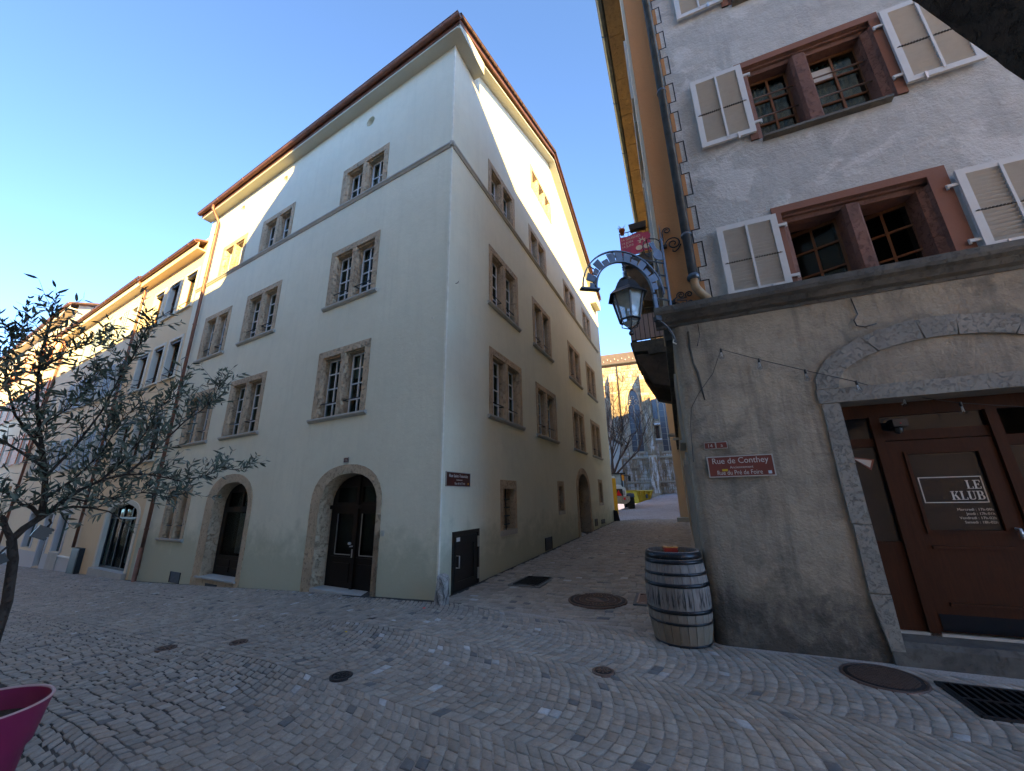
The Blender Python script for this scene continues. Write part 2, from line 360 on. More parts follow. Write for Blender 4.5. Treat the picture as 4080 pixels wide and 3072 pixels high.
def text(body, size, mat, parent, M, name='lettering', depth=.002, align='LEFT', sx=1, **tags):
    cu = bpy.data.curves.new(name, 'FONT'); cu.body = body; cu.size = size; cu.extrude = depth; cu.align_x = align; cu.resolution_u = 3
    cu.materials.append(mat); cu.offset = 0
    tmp = bpy.data.objects.new(name, cu); COL.objects.link(tmp); me = bpy.data.meshes.new_from_object(tmp)
    bpy.data.objects.remove(tmp); o = bpy.data.objects.new(name, me); COL.objects.link(o); M2 = M @ Matrix(((-sx, 0, 0, 0), (0, 0, 1, 0), (0, 1, 0, 0), (0, 0, 0, 1)))
    o.parent = parent; o.matrix_basis = WM[parent].inverted() @ M2; WM[o] = M2
    return o
def rect(x0, x1, z0, z1): return [(x0, z0), (x1, z0), (x1, z1), (x0, z1)]
def arch(x0, x1, z0, zs, zt, n=12, p=2.0):       # closed outline with an elliptic head, spring at zs, crown at zt
    cx, a = (x0 + x1) / 2, abs(x1 - x0) / 2; s = 1 if x1 > x0 else -1
    pts = [(x0, z0), (x1, z0)]
    for i in range(n + 1):
        t = math.pi * i / n; c_, s_ = math.cos(t), math.sin(t)
        pts.append((cx + s * a * math.copysign(abs(c_) ** (2 / p), c_), zs + (zt - zs) * abs(s_) ** (2 / p)))
    return pts
def neg(poly): return [(-x, z) for x, z in poly]
def arch_band(mb, inner, outer, n0, n1, M=None):  # solid between two outlines of equal count, skipping the bottom edge
    k = len(inner)
    for i in range(1, k):
        j = (i + 1) % k
        mb.ext([inner[i], inner[j], outer[j], outer[i]], n0, n1, 'y', M)
    return mb

# ================================================================== the corner house
house = thing('corner_house', 'pale grey-green plastered corner house with tuff window surrounds and copper gutter', 'house', C)
LW, RW, HS = 12.75, 16.1, 12.98     # street front, gable wall, soffit height
RIDGE_U, RIDGE_Z = 7.55, 16.35
DOORO = arch(3.72, 1.47, -.25, 1.55, 2.38, 14, 2.3); DOORI = arch(3.40, 1.60, -.25, 1.52, 2.19, 14, 2.3)
W2O = arch(8.55, 6.15, -.62, 1.55, 2.40, 14, 2.3); W2I = arch(8.12, 6.33, -.20, 1.50, 2.18, 14, 2.3)
W2O_full = W2O
wins_L = [(2.22, 3.52, 1.90, 1.72, 1), (6.50, 3.50, 1.92, 1.72, 1), (9.35, 3.50, 1.85, 1.72, 1),
          (2.24, 6.52, 1.90, 1.70, 1), (6.52, 6.50, 1.95, 1.68, 1), (9.45, 6.45, 1.85, 1.68, 1),
          (2.20, 9.76, 1.90, 1.27, 0), (6.50, 9.80, 1.88, 1.27, 0), (9.40, 9.76, 1.72, 1.30, 0)]
wins_R = [(1.83, 3.50, 1.96, 1.72, 1), (4.92, 3.48, 1.94, 1.66, 1), (8.97, 3.47, 1.80, 1.70, 1), (12.02, 3.48, 1.92, 1.70, 1),
          (1.83, 6.43, 1.85, 1.72, 1), (4.88, 6.42, 1.80, 1.71, 1), (8.91, 6.42, 1.88, 1.65, 1), (11.95, 6.46, 1.90, 1.64, 1),
          (1.80, 9.76, 1.78, 1.24, 0), (4.80, 9.74, 1.74, 1.24, 0), (8.80, 9.74, 1.86, 1.26, 0), (12.0, 9.80, 1.70, 1.30, 0)]
holesL = [rect(u + .02, u + w - .02, z, z + h - .02) for u, z, w, h, _ in wins_L]
holesL += [DOORO, W2O, rect(9.55, 11.15, .66, 2.19)]
circ = lambda u, z, r: [(u + r * math.cos(t * math.pi / 8), z + r * math.sin(t * math.pi / 8)) for t in range(16)]
for u, z in ((3.13, 12.38), (7.48, 12.46), (10.28, 12.48)): holesL.append(circ(u, z, .17))
SM1, SM2, SM3 = (2.37, 3.28, .91, 2.04), (6.60, 7.28, 1.20, 2.15), (12.62, 13.50, 1.36, 2.42)
ADO = arch(8.86, 10.95, .10, 1.95, 2.76, 14, 2.0); ADI = arch(9.10, 10.68, .10, 1.90, 2.52, 14, 2.0)
holesR = [rect(u + .02, u + w - .02, z, z + h - .02) for u, z, w, h, _ in wins_R]
holesR += [rect(a, b, c, d) for a, b, c, d in (SM1, SM2, SM3)] + [ADO, rect(.40, 1.39, -.03, 1.04), rect(5.20, 7.55, 12.95, 14.06)]
mw = MB().skin([(0, -.8), (LW, -1.2), (LW, HS + .3), (0, HS + .3)], holesL, .34)
mw.build('wall', M_PLA, house, FL)
gab = [(0, -.8), (RW, -.3), (RW, HS + .05), (15.3, HS + .05), (RIDGE_U, RIDGE_Z), (.0, HS + .05)]
gw = MB().skin(neg(gab), [neg(h) for h in holesR], .34)
gw.build('wall', M_PLA, house, FR)
MB().box(-.012, .028, -.028, .012, -.2, HS, FL).build('corner_bead', M_CORN, house)
# dim rooms behind the openings, and the blind rear walls
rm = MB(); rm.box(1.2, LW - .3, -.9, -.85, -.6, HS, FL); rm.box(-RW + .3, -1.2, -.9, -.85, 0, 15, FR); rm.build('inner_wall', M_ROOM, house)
back = MB()
back.box(LW - .02, LW, -RW, -.02, -1.2, HS, FL)
back.box(-RW, -RW + .02, -LW, -.02, -.3, HS, FR); back.build('rear_wall', M_PLA, house)

def make_window(parent, F, sgn, u, z, w, h, tall, lights=2):
    """stone surround with one or more lights; glazing, panes, sill and bars are its pieces"""
    uc = u + w / 2; M = F @ T(sgn * uc, 0, z); j = .17; mb = MB(); x0, x1 = -w / 2, w / 2
    prof_l = [(x0, .018), (x0 + j, .018), (x0 + j + .055, -.05), (x0 + j + .06, -.34), (x0, -.34)]
    mb.ext(prof_l, 0, h - .17, 'z'); mb.ext([(-a, b) for a, b in prof_l], 0, h - .17, 'z')
    mb.ext([(.018, h), (.018, h - .17), (-.03, h - .17), (-.035, h - .205), (-.34, h - .215), (-.34, h)], x0, x1, 'x')
    lw = (w - 2 * j - (lights - 1) * .2) / lights; cents = []
    for i in range(lights):
        c = x0 + j + lw / 2 + i * (lw + .2); cents.append(c)
        if i:
            m_ = c - lw / 2 - .1; mb.ext([(m_ - .07, .012), (m_ + .07, .012), (m_ + .11, -.06), (m_ + .115, -.34), (m_ - .115, -.34), (m_ - .11, -.06)], 0, h - .17, 'z')
    mb.box(x0, x1, -.34, -.0, -.03, .0)
    win = mb.build('window', M_TUFF, parent, M)
    rows = 4 if tall else 2; gy = -.165; gw_ = lw - .08
    fr = MB()
    for c in cents:
        a, b, t = c - gw_ / 2, c + gw_ / 2, h - .2
        fr.box(a, a + .045, gy - .05, gy, .0, t); fr.box(b - .045, b, gy - .05, gy, 0, t); fr.box(a, b, gy - .05, gy, 0, .05); fr.box(a, b, gy - .05, gy, t - .045, t)
        fr.box(c - .016, c + .016, gy - .03, gy + .008, .05, t - .045)
        for k in range(1, rows): zz = t * k / rows; fr.box(a + .04, b - .04, gy - .03, gy + .004, zz - .014, zz + .014)
    fr.build('glazing_frame', M_WFR, win, M)
    pw, ph = gw_ / 2 - .05, (h - .2) / rows - .03; pm = MB().box(-pw / 2, pw / 2, -.004, .004, 0, ph).mesh('pane'); pm.materials.append(M_PANE)
    for c in cents:
        for q in (-1, 1):
            for k in range(rows): link(pm, 'pane', None, win, M @ T(c + q * (pw / 2 + .018), gy - .02, (h - .2) * k / rows + .016))
    if tall:
        ir = MB()
        for c in cents: ir.tube([(c - lw / 2 + .01, -.2, .36), (c - lw / 2 + .01, -.045, .36), (c + lw / 2 - .01, -.045, .36), (c + lw / 2 - .01, -.2, .36)], .013, 6)
        ir.build('window_rail', M_IRON, win, M)
        sm = MB(); sm.ext([(.075, .0), (.075, -.04), (.045, -.07), (.03, -.085), (-.02, -.09), (-.02, .0)], x0 - .07, x1 + .07, 'x'); sm.build('sill', M_TUFFL, win, M)
    for c in cents:
        k = random.random()
        if k < .45: MB().box(c - gw_ / 2 + .02, c - gw_ * random.uniform(.1, .28), gy - .12, gy - .11, .02, h - .25).build('curtain', M_CURT, win, M)
        elif k < .6: MB().box(c - gw_ / 2 + .02, c + gw_ / 2 - .02, gy - .12, gy - .11, h * random.uniform(.35, .7), h - .25).build('roller_blind', M_SLAT, win, M)
        elif k < .75: MB().box(c + gw_ * .15, c + gw_ / 2 - .02, gy - .14, gy - .13, .02, h - .25).build('curtain', M_CRM, win, M)
    return win
for w in wins_L: make_window(house, FL, 1, *w)
for w in wins_R: make_window(house, FR, -1, *w)
make_window(house, FL, 1, 9.55, .66, 1.6, 1.53, 1)
make_window(house, FR, -1, 5.20, 12.95, 2.35, 1.11, 0, 3)
# moulded string course round the corner
sp = [(-.02, -.07), (.025, -.07), (.05, -.03), (.075, -.015), (.075, .02), (.04, .045), (-.02, .05)]
MB().ext([(a, b + 9.69) for a, b in sp], -.07, LW, 'x').build('string_course', M_TUFFL, house, FL)
MB().ext([(a, b + 9.69) for a, b in sp], -15.2, .07, 'x').build('string_course', M_TUFFL, house, FR)
# round vents under the eaves
for u, z in ((3.13, 12.38), (7.48, 12.46), (10.28, 12.48)):
    v = MB().lathe([(.168, 0), (.168, -.2), (0, -.2)], 20, M=Matrix.Rotation(R(-90), 4, 'X')); v.lathe([(.035, -.19), (.03, -.14), (0, -.14)], 10, (-.06, -.06, 0), M=Matrix.Rotation(R(-90), 4, 'X'))
    v.build('round_vent', M_PLA, house, FL @ T(u, 0, z))
# arched entrance
arch_o, arch_i = DOORO, DOORI
sr = MB(); arch_band(sr, DOORI, DOORO, -.36, .018); sr.box(1.47, 1.60, -.36, .018, -.25, 1.0); sr.build('door_surround', M_TUFF, house, FL)
dr = MB(); dr.skin(arch(3.38, 1.60, -.09, 1.50, 2.17, 14, 2.3), [rect(1.86, 2.36, .55, 1.36), rect(2.64, 3.14, .55, 1.36), rect(1.72, 2.42, 1.60, 1.92), rect(2.56, 3.22, 1.60, 1.92)], .05, -.30)
for a, b in ((1.78, 2.44), (2.56, 3.24)): dr.box(a, b, -.30, -.275, .46, .50); dr.box(a + .07, b - .07, -.30, -.285, .02, .38)
dr.box(1.62, 3.38, -.30, -.24, 1.46, 1.54); dr.box(2.46, 2.54, -.30, -.255, -.09, 2.14); dr.box(1.60, 3.38, -.36, -.31, -.09, -.02)
door = dr.build('door', M_DARKW, house, FL)
for a, b, c, d in ((1.86, 2.36, .55, 1.36), (2.64, 3.14, .55, 1.36), (1.72, 2.42, 1.60, 1.92), (2.56, 3.22, 1.60, 1.92)):
    MB().box(a, b, -.335, -.33, c, d).build('door_pane', M_PANE, door, FL)
mt = MB()
for a, b in ((1.86, 2.36), (2.64, 3.14)): mt.box(a, b, -.30, -.285, .535, .55); mt.box(b - .01, b + .006, -.30, -.285, .55, 1.36)
mt.build('glazing_bead', M_STEEL, door, FL)
hd = MB().tube([(2.53, -.25, .72), (2.53, -.18, .72)], .012).lathe([(0, -.03), (.03, -.02), (.036, 0), (.03, .02), (0, .03)], 12, (2.53, -.17, .78)); hd.box(2.515, 2.545, -.255, -.245, .5, .66); hd.build('door_handle', M_STEEL, door, FL)
MB().box(1.60, 3.40, -.5, .02, -.30, -.09).build('door_step', M_TUFFL, house, FL)
MB().box(1.35, 1.43, 0, .02, .97, 1.07).build('doorbell', M_LIGHTM, house, FL)
# arched shop window
sr = MB(); arch_band(sr, arch(8.12, 6.33, -.62, 1.50, 2.18, 14, 2.3), W2O, -.36, .018); sr.build('window_surround', M_TUFF, house, FL)
MB().box(6.15, 8.55, -.2, .03, -.62, -.235).build('shop_window_base', M_TUFF, house, FL)
MB().ext([(.07, -.235), (.07, -.20), (-.36, -.18), (-.36, -.235)], 6.30, 8.30, 'x').build('shop_window_sill', M_TUFFL, house, FL)
dr = MB().skin(arch(8.10, 6.35, -.19, 1.48, 2.16, 14, 2.3), [rect(6.50, 7.92, .30, 1.40), rect(6.50, 7.15, 1.54, 1.94), rect(7.22, 7.86, 1.54, 1.92)], .05, -.27)
for a in (6.50, 7.30): dr.box(a, a + .64, -.27, -.245, -.10, .02); dr.box(a, a + .64, -.27, -.255, .05, .2)
sw = dr.build('shop_window', M_DARKW, house, FL)
for a, b, c, d in ((6.50, 7.92, .30, 1.40), (6.50, 7.15, 1.54, 1.94), (7.22, 7.86, 1.54, 1.92)): MB().box(a, b, -.30, -.295, c, d).build('shop_pane', M_PANE, sw, FL)
MB().box(6.55, 7.85, -.62, -.60, .30, 1.35).build('blind', M_CURT, sw, FL)
# small loopholes and the round-headed door in the alley wall
def loop_window(a, b, c, d, j, top, bars):
    mb = MB(); mb.box(-a - j, -a, -.34, .015, c, d, FR); mb.box(-b, -b + j, -.34, .015, c, d, FR); mb.box(-b + j, -a - j, -.34, .015, d - top, d, FR)
    w = mb.build('loophole_window', M_TUFF, house)
    MB().box(-b, -a, -.05, .02, c - .12, c, FR).build('sill', M_TUFFL, w)
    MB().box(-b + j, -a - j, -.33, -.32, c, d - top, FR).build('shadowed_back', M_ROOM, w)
    if bars:
        ib = MB()
        for k in range(4): zz = c + .12 + k * .19; ib.tube([FR @ Vector((-a - j, -.05, zz)), FR @ Vector((-b + j + .16, -.05, zz)), FR @ Vector((-b + j + .02, -.2, zz - .02))], .013, 6)
        ib.tube([FR @ Vector((-(a + b) / 2 + .06, -.05, c)), FR @ Vector((-(a + b) / 2 + .06, -.05, d - top))], .012, 6); ib.build('iron_bars', M_IRON, w)
loop_window(*SM1, .15, .20, True); loop_window(*SM2, .12, .16, True); loop_window(*SM3, .18, .17, False)
sr = MB(); arch_band(sr, neg(ADI), neg(ADO), -.42, .018); sr.box(-8.98, -8.80, -.05, .04, .05, .75); sr.box(-11.0, -10.80, -.05, .04, .1, .75); sr.build('door_surround', M_TUFF, house, FR)
ad = MB()
for k in range(7): x = -10.66 + k * .226; zt = 2.52 - .6 * ((x + .113 + 9.89) / .8) ** 2; ad.box(x, x + .215, -.42, -.39, .16, zt)
for k in range(5): ad.box(-10.66, -9.1, -.39, -.375, .4 + k * .38, .43 + k * .38)
ad.build('plank_door', M_DARKW, house, FR)
MB().box(-10.7, -9.08, -.5, .06, .0, .24).build('door_step', M_TUFFL, house, FR)
def grille(F, x0, x1, z0, z1):
    mb = MB(); mb.box(x0, x1, 0, .008, z0, z1); n = max(4, int((z1 - z0) / .03))
    for i in range(n): z = z0 + (i + .5) * (z1 - z0) / n; mb.ext([(.008, z - .011), (.02, z - .004), (.008, z + .005)], x0 + .01, x1 - .01, 'x')
    for e in (x0, x1 - .012): mb.box(e, e + .012, 0, .022, z0, z1)
    mb.build('vent_grille', M_IRON, house, F)
grille(FR, -5.80, -5.22, .16, .50); grille(FR, -11.9, -11.43, .41, .70); grille(FR, -13.4, -12.65, .43, .62)
grille(FL, 9.22, 9.84, -.48, -.20)
mbg = MB(); mbg.box(7.1, 7.68, .031, .045, -.47, -.33); mbg.build('vent_grille', M_IRON, house, FL)
# dark hatch beside the corner
hf = MB(); hf.box(-1.39, -.40, -.12, .012, .97, 1.04); hf.box(-.47, -.40, -.12, .012, -.03, .97); hf.box(-1.39, -1.33, -.12, .012, -.03, .97); hf.build('hatch_frame', M_HATCH, house, FR)
ht = MB(); ht.box(-1.32, -.475, -.10, -.015, .02, .965); ht.box(-1.30, -.50, -.015, .004, .80, .95); ht.box(-1.30, -.50, -.015, .004, .03, .18); ht.box(-.62, -.50, -.015, .004, .18, .80); ht.box(-1.30, -1.18, -.015, .004, .18, .80)
hatch = ht.build('hatch_door', M_HATCH, house, FR)
MB().tube([(-.55, .0, .42), (-.55, .07, .42), (-.55, .07, .62), (-.55, .0, .62)], .012, 8).build('hatch_handle', M_STEEL, hatch, FR)
hg = MB(); [hg.box(-1.35, -1.325, .0, .03, a, a + .2) for a in (.12, .70)]; hg.build('hinge', M_LIGHTM, hatch, FR)
MB().box(-.66, -.54, .004, .007, .86, .93).build('hatch_label', M_WHITE, hatch, FR)
MB().box(-1.42, -.38, -.05, .03, -.12, -.03).build('hatch_sill', M_TUFF, house, FR)
MB().tube([(-.30, .0, 6.12), (-.30, .06, 6.12), (-.30, .07, 6.16)], .008, 6).build('wall_hook', M_IRON, house, FR)
MB().lathe([(0, -.01), (.02, 0), (0, .01)], 8, (.36, .02, 5.25)).build('wall_stud', M_LIGHTM, house, FL)
# roof: boxed eaves, gable verges, tiles, copper work
OV, OVG = .30, .30
OVX = OVG + .12
roof = MB()
def RP(u, v, z): # u along street front, v along the gable wall
    return C + DL * u + DR * v + UP * z
pit = .437; fv = -OV - .04; EZ = 16.78 - pit * (RIDGE_U - fv)
rows_z = lambda v: EZ + (v - fv) * pit
a, b = -OVX, LW + .35
bk = RIDGE_U * 2 + .2 - fv
p = [RP(a, fv, EZ), RP(b, fv, EZ), RP(b, RIDGE_U, rows_z(RIDGE_U)), RP(a, RIDGE_U, rows_z(RIDGE_U)), RP(b, bk, EZ), RP(a, bk, EZ)]
roof.add(p, [(0, 1, 2, 3), (3, 2, 4, 5)]); dz = Vector((0, 0, -.09)); roof.add([q + dz for q in p], [(0, 1, 2, 3), (3, 2, 4, 5)])
roofo = roof.build('roof', M_TILE, house)
so_ = MB(); so_.box(-OVG, LW + .2, 0.0, OV, HS - .0, HS + .04, FL); so_.box(-OVG, LW + .2, OV - .03, OV, HS + .04, HS + .26, FL)
so_.build('eave_soffit', M_SOFF, house)
# boxed return at both ends of the gable, sloping verge soffit between
def verge(u0, u1, z0, z1, nm='verge_soffit'):
    mb = MB(); P4 = [(-u0, 0, z0), (-u1, 0, z1), (-u1, OVG, z1), (-u0, OVG, z0)]; vs = [Vector(q) for q in P4] + [Vector(q) + Vector((0, 0, .05)) for q in P4]
    mb.add(vs, [(0, 1, 2, 3), (4, 5, 6, 7), (0, 3, 7, 4), (1, 2, 6, 5), (3, 2, 6, 7), (0, 1, 5, 4)]); return mb.build(nm, M_SOFF, house, FR)
zr = lambda u: rows_z(u) - .50
verge(.5, RIDGE_U, zr(.5), zr(RIDGE_U)); verge(RIDGE_U, bk - .2, zr(RIDGE_U), rows_z(RIDGE_U) - (bk - .2 - RIDGE_U) * pit - .50)
bx = MB(); bx.ext([(OV, HS + .001), (-.96, HS + .001), (-.96, zr(.96) + .02), (OV, HS + .26)], 0.0, OVG + .03, 'y'); bx.build('eave_return_box', M_SOFF, house, FR)
bx = MB(); bx.ext([(-14.3, HS - .55), (-15.5, HS - .55), (-15.5, HS - .1), (-14.3, HS + .4)], 0.0, OVG + .03, 'y'); bx.build('eave_return_box', M_SOFF, house, FR)
# copper verge board and gable tiles
for u0, u1, z0, z1 in ((fv, RIDGE_U, EZ, rows_z(RIDGE_U)), (RIDGE_U, bk, rows_z(RIDGE_U), EZ)):
    vb = MB(); vb.ext([(-u0, z0 - .24), (-u1, z1 - .24), (-u1, z1 - .02), (-u0, z0 - .02)], OVG + .0, OVG + .04, 'y'); vb.build('verge_board', M_COPPER, house, FR)
tl = MB(); tl.box(-.16, .16, -.10, .10, .0, .035); tl.box(-.16, .16, .07, .10, -.09, .0); tlm = tl.mesh('roof_tile'); tlm.materials.append(M_TILE)
for side in (0, 1):
    n = 32
    for i in range(n):
        t = (i + .5) / n; u = fv + t * (RIDGE_U - fv) if side == 0 else RIDGE_U + t * (bk - RIDGE_U); z = rows_z(RIDGE_U) - abs(u - RIDGE_U) * pit
        M = FR @ T(-u, OVX - .11, z + .005) @ Matrix.Rotation(math.atan(pit) * (1 if side == 0 else -1) + R(random.uniform(2, 5)) * (1 if side == 0 else -1), 4, 'Y')
        link(tlm, 'roof_tile', None, roofo, M)
for i in range(44):
    u = -OVX + .16 + i * .305; M = FL @ T(u, -fv - .13, EZ + .05) @ Matrix.Rotation(R(90), 4, 'Z') @ Matrix.Rotation(R(random.uniform(22, 25)), 4, 'Y')
    link(tlm, 'roof_tile', None, roofo, M)
def gutter(F, x0, x1, y, z, r, parent, mat, brackets=True, n=9):
    mb = MB(); prof = [(y + r * math.cos(t), z + r * math.sin(t)) for t in [math.pi + math.pi * k / n for k in range(n + 1)]]
    prof += [(y + (r - .012) * math.cos(t), z + (r - .012) * math.sin(t)) for t in [2 * math.pi - math.pi * k / n for k in range(n + 1)]]
    mb.ext(prof, x0, x1, 'x', None, True); mb.tube([(x0, y + r, z), (x1, y + r, z)], .014, 6)
    for e in (x0, x1): mb.ext([(y + r * math.cos(t), z + r * math.sin(t)) for t in [math.pi + math.pi * k / n for k in range(n + 1)]], e - .004, e + .004, 'x')
    g = mb.build('gutter', mat, parent, F)
    if brackets:
        bm_ = MB(); x = x0 + .5
        while x < x1: bm_.tube([(x, y + (r + .008) * math.cos(t), z + (r + .008) * math.sin(t)) for t in [math.pi + math.pi * k / 6 for k in range(7)]], .012, 6); x += 1.9
        bm_.build('gutter_joint', mat, g, F)
    return g
gutter(FL, -OVX - .02, LW + .35, OV + .085, HS + .24, .085, house, M_COPPER)
fb = MB(); fb.box(-OVG - .02, LW + .3, OV, OV + .012, HS + .06, HS + .30, FL); fb.build('fascia', M_COPD, house)
def downpipe(F, pts, r, parent, mat, clips=(), name='downpipe'):
    d = MB().tube(pts, r, 12).build(name, mat, parent, F)
    for z in clips: MB().lathe([(r, -.02), (r + .012, -.02), (r + .012, .02), (r, .02)], 14, (pts[-1][0], pts[-1][1], z)).build('pipe_clip', mat, d, F)
    return d
downpipe(FL, [(11.9, OV + .085, 13.2), (11.9, OV + .085, 12.98), (11.9, OV + .0, 12.84), (11.9, .16, 12.62), (11.9, .10, 12.5), (11.9, .10, 12.3), (11.9, .10, -.45)], .052, house, M_COPPER, (11.9, 9.95, 8.0, 5.6, 3.0, .9))
MB().tube([(11.9, .12, -.75), (11.9, .12, .35)], .062, 12).build('pipe_foot', M_COPD, house, FL)

# ------------------------------------------------------------------ enamel signs on the walls
def sign(name, label, F, x, z, w, h, mat, lines, cat='sign', rot=0, trim=.012, parts=True):
    M = F @ T(x, .012, z) @ Matrix.Rotation(rot, 4, 'Y')
    e = thing(name, label, cat, (M @ Vector((0, 0, 0))))
    MB().box(-w / 2, w / 2, -.010, .004, -h / 2, h / 2).build('sign_plate', mat, e, M)
    if trim:
        t = MB()
        for a in (-1, 1): t.box(a * (w / 2 - trim / 2) - trim / 2, a * (w / 2 - trim / 2) + trim / 2, -.009, .009, -h / 2, h / 2); t.box(-w / 2 + trim, w / 2 - trim, -.009, .009, a * (h / 2 - trim / 2) - trim / 2, a * (h / 2 - trim / 2) + trim / 2)
        t.build('sign_rim', M_STRIM, e, M)
    for body, size, dx, dz, sx in lines: text(body, size, M_SWHITE, e, M @ T(-dx, .007, dz) @ Matrix.Diagonal((sx, 1, 1, 1)), 'lettering', .001, 'CENTER')
    return e, M
e, M = sign('street_sign', 'dark brown plate reading Rue Saint-Théodule on the pale corner house', FR, -.56, 1.98, .86, .27, M_SIGND,
            [('Rue Saint-Théodule', .088, 0, .035, .95), ('Anciennement', .040, .02, -.022, .9), ('Rue de la Croix', .068, .04, -.098, .85)])
MB().box(-.36, -.33, .005, .007, -.10, -.06).build('yellow_sticker', M_YELP, e, M)
sign('house_number', 'tiny brown number 15 plate above the arched entrance door', FL, 2.66, 2.475, .15, .105, M_SIGND, [('15', .075, 0, -.028, 1)], 'number plate', 0, .006)

# ================================================================== the row of houses down the left street
def simple_frame(mb, a, b, c, d, j=.11, n=.03, bottom=True):
    mb.box(a, a + j, -.2, n, c, d); mb.box(b - j, b, -.2, n, c, d); mb.box(a + j, b - j, -.2, n, d - j, d)
    if bottom: mb.box(a - .03, b + .03, -.2, n + .05, c - .05, c)
def plain_window(parent, F, a, b, c, d, mat, rail=True, blind=True, interior=M_PANE):
    mb = MB(); simple_frame(mb, 0, b - a, 0, d - c); M = F @ T(a, 0, c); w = mb.build('window', mat, parent, M); W_, H_ = b - a, d - c
    fr = MB()
    for x in (.11, W_ / 2 - .02, W_ - .15): fr.box(x, x + .04, -.19, -.15, 0, H_ - .11)
    fr.box(.11, W_ - .11, -.19, -.15, H_ - .15, H_ - .11); fr.box(.11, W_ - .11, -.19, -.15, 0, .04); fr.build('glazing_frame', M_BRW if interior is M_PANE else M_WFR, w, M)
    for x in (.15, W_ / 2 + .02): MB().box(x, x + W_ / 2 - .19, -.175, -.17, .04, H_ - .15).build('pane', interior, w, M)
    if blind: MB().box(.11, W_ - .11, -.14, -.02, H_ - .22, H_ - .11).build('blind_box', M_IRON, w, M)
    if rail: MB().tube([(.11, -.1, .24), (.11, .05, .24), (W_ - .11, .05, .24), (W_ - .11, -.1, .24)], .014, 6).build('window_rail', M_IRON, w, M)
    return w
def shutter_leaf(parent, F, x, z, w, h, frame_mat, slat_mat, n, y=.03, nm='shutter'):
    mb = MB(); mb.box(0, .05, 0, .04, 0, h); mb.box(w - .05, w, 0, .04, 0, h); mb.box(.05, w - .05, 0, .04, 0, .06); mb.box(.05, w - .05, 0, .04, h - .06, h)
    M = F @ T(x, y, z); s = mb.build(nm, frame_mat, parent, M)
    k = MB().ext([(.005, -.022), (.035, .012), (.035, .02), (.005, -.012)], .05, w - .05, 'x').mesh('slat'); k.materials.append(slat_mat)
    for i in range(n): link(k, 'slat', None, s, M @ T(0, 0, .09 + (h - .16) * i / (n - 1)))
    return s
# ochre house
yh = thing('ochre_house', 'ochre plastered house with tall plain windows next to the copper downpipe', 'house', FL @ Vector((15.5, 0, -.7)))
rows1 = [(12.92, 14.16), (14.46, 15.62), (15.98, 17.18)]
hl = []
for (a, b) in rows1:
    for c, d in ((9.14, 10.88), (6.20, 7.92), (3.15, 4.95)): hl.append(rect(a + .01, b - .01, c, d))
hl.append(arch(12.98, 16.1, -.55, 1.25, 1.80, 12, 2.4))
MB().skin([(LW, -1.2), (18.38, -1.3), (18.38, 12.2), (LW, 12.2)], hl, .25).build('wall', M_YEL, yh, FL)
for (a, b) in rows1:
    for c, d in ((9.14, 10.88), (6.20, 7.92), (3.15, 4.95)): plain_window(yh, FL, a, b, c, d, M_PALE)
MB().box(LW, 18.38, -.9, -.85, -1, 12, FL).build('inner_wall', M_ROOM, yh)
sh = MB(); arch_band(sh, arch(13.13, 15.95, -.6, 1.22, 1.68, 12, 2.4), arch(12.95, 16.13, -.6, 1.25, 1.83, 12, 2.4), -.25, .03); sh.build('shop_surround', M_PALE, yh, FL)
sf = MB()
for x in (13.15, 13.95, 14.75, 15.35, 15.88): sf.box(x, x + .05, -.16, -.10, -.42, 1.55)
sf.box(13.15, 15.93, -.16, -.10, -.47, -.40); sf.box(13.15, 15.93, -.16, -.10, 1.18, 1.24); shf = sf.build('shopfront', M_IRON, yh, FL)
for x, x2 in ((13.2, 13.95), (14.0, 14.75), (14.8, 15.35), (15.4, 15.88)): MB().box(x, x2, -.14, -.135, -.42, 1.5).build('shop_pane', M_PANE, shf, FL)
MB().box(13.2, 15.9, -.7, -.68, -.4, 1.5).build('shop_blind', M_CURT, yh, FL)
MB().box(12.95, 16.1, -.3, .12, -.8, -.47).build('door_step', M_TUFFL, yh, FL)
cb = MB(); cb.box(17.35, 18.22, 0, .16, -.85, .10); cb.box(17.41, 18.16, .16, .17, -.75, .04); cb.build('meter_cabinet', M_IRON, yh, FL)
eo = MB(); eo.box(LW + .0, 18.38, 0, .30, 11.50, 11.56); eo.box(LW, 18.38, .28, .30, 11.56, 11.8); eo.build('eave_soffit', M_YEL, yh, FL)
gutter(FL, LW + .05, 18.5, .38, 11.84, .08, yh, M_COPD)
yr = MB(); yr.ext([(.40, 11.90), (-4.5, 13.6), (-4.5, 13.5), (.40, 11.82)], LW + .02, 18.45, 'x'); yr.build('roof', M_TILE, yh, FL)
yt = MB()
for i in range(18): yt.ext([(1.05, 11.83), (.7, 11.99), (.7, 11.93), (1.05, 11.77)], LW + .1 + i * .31, LW + .38 + i * .31, 'x')
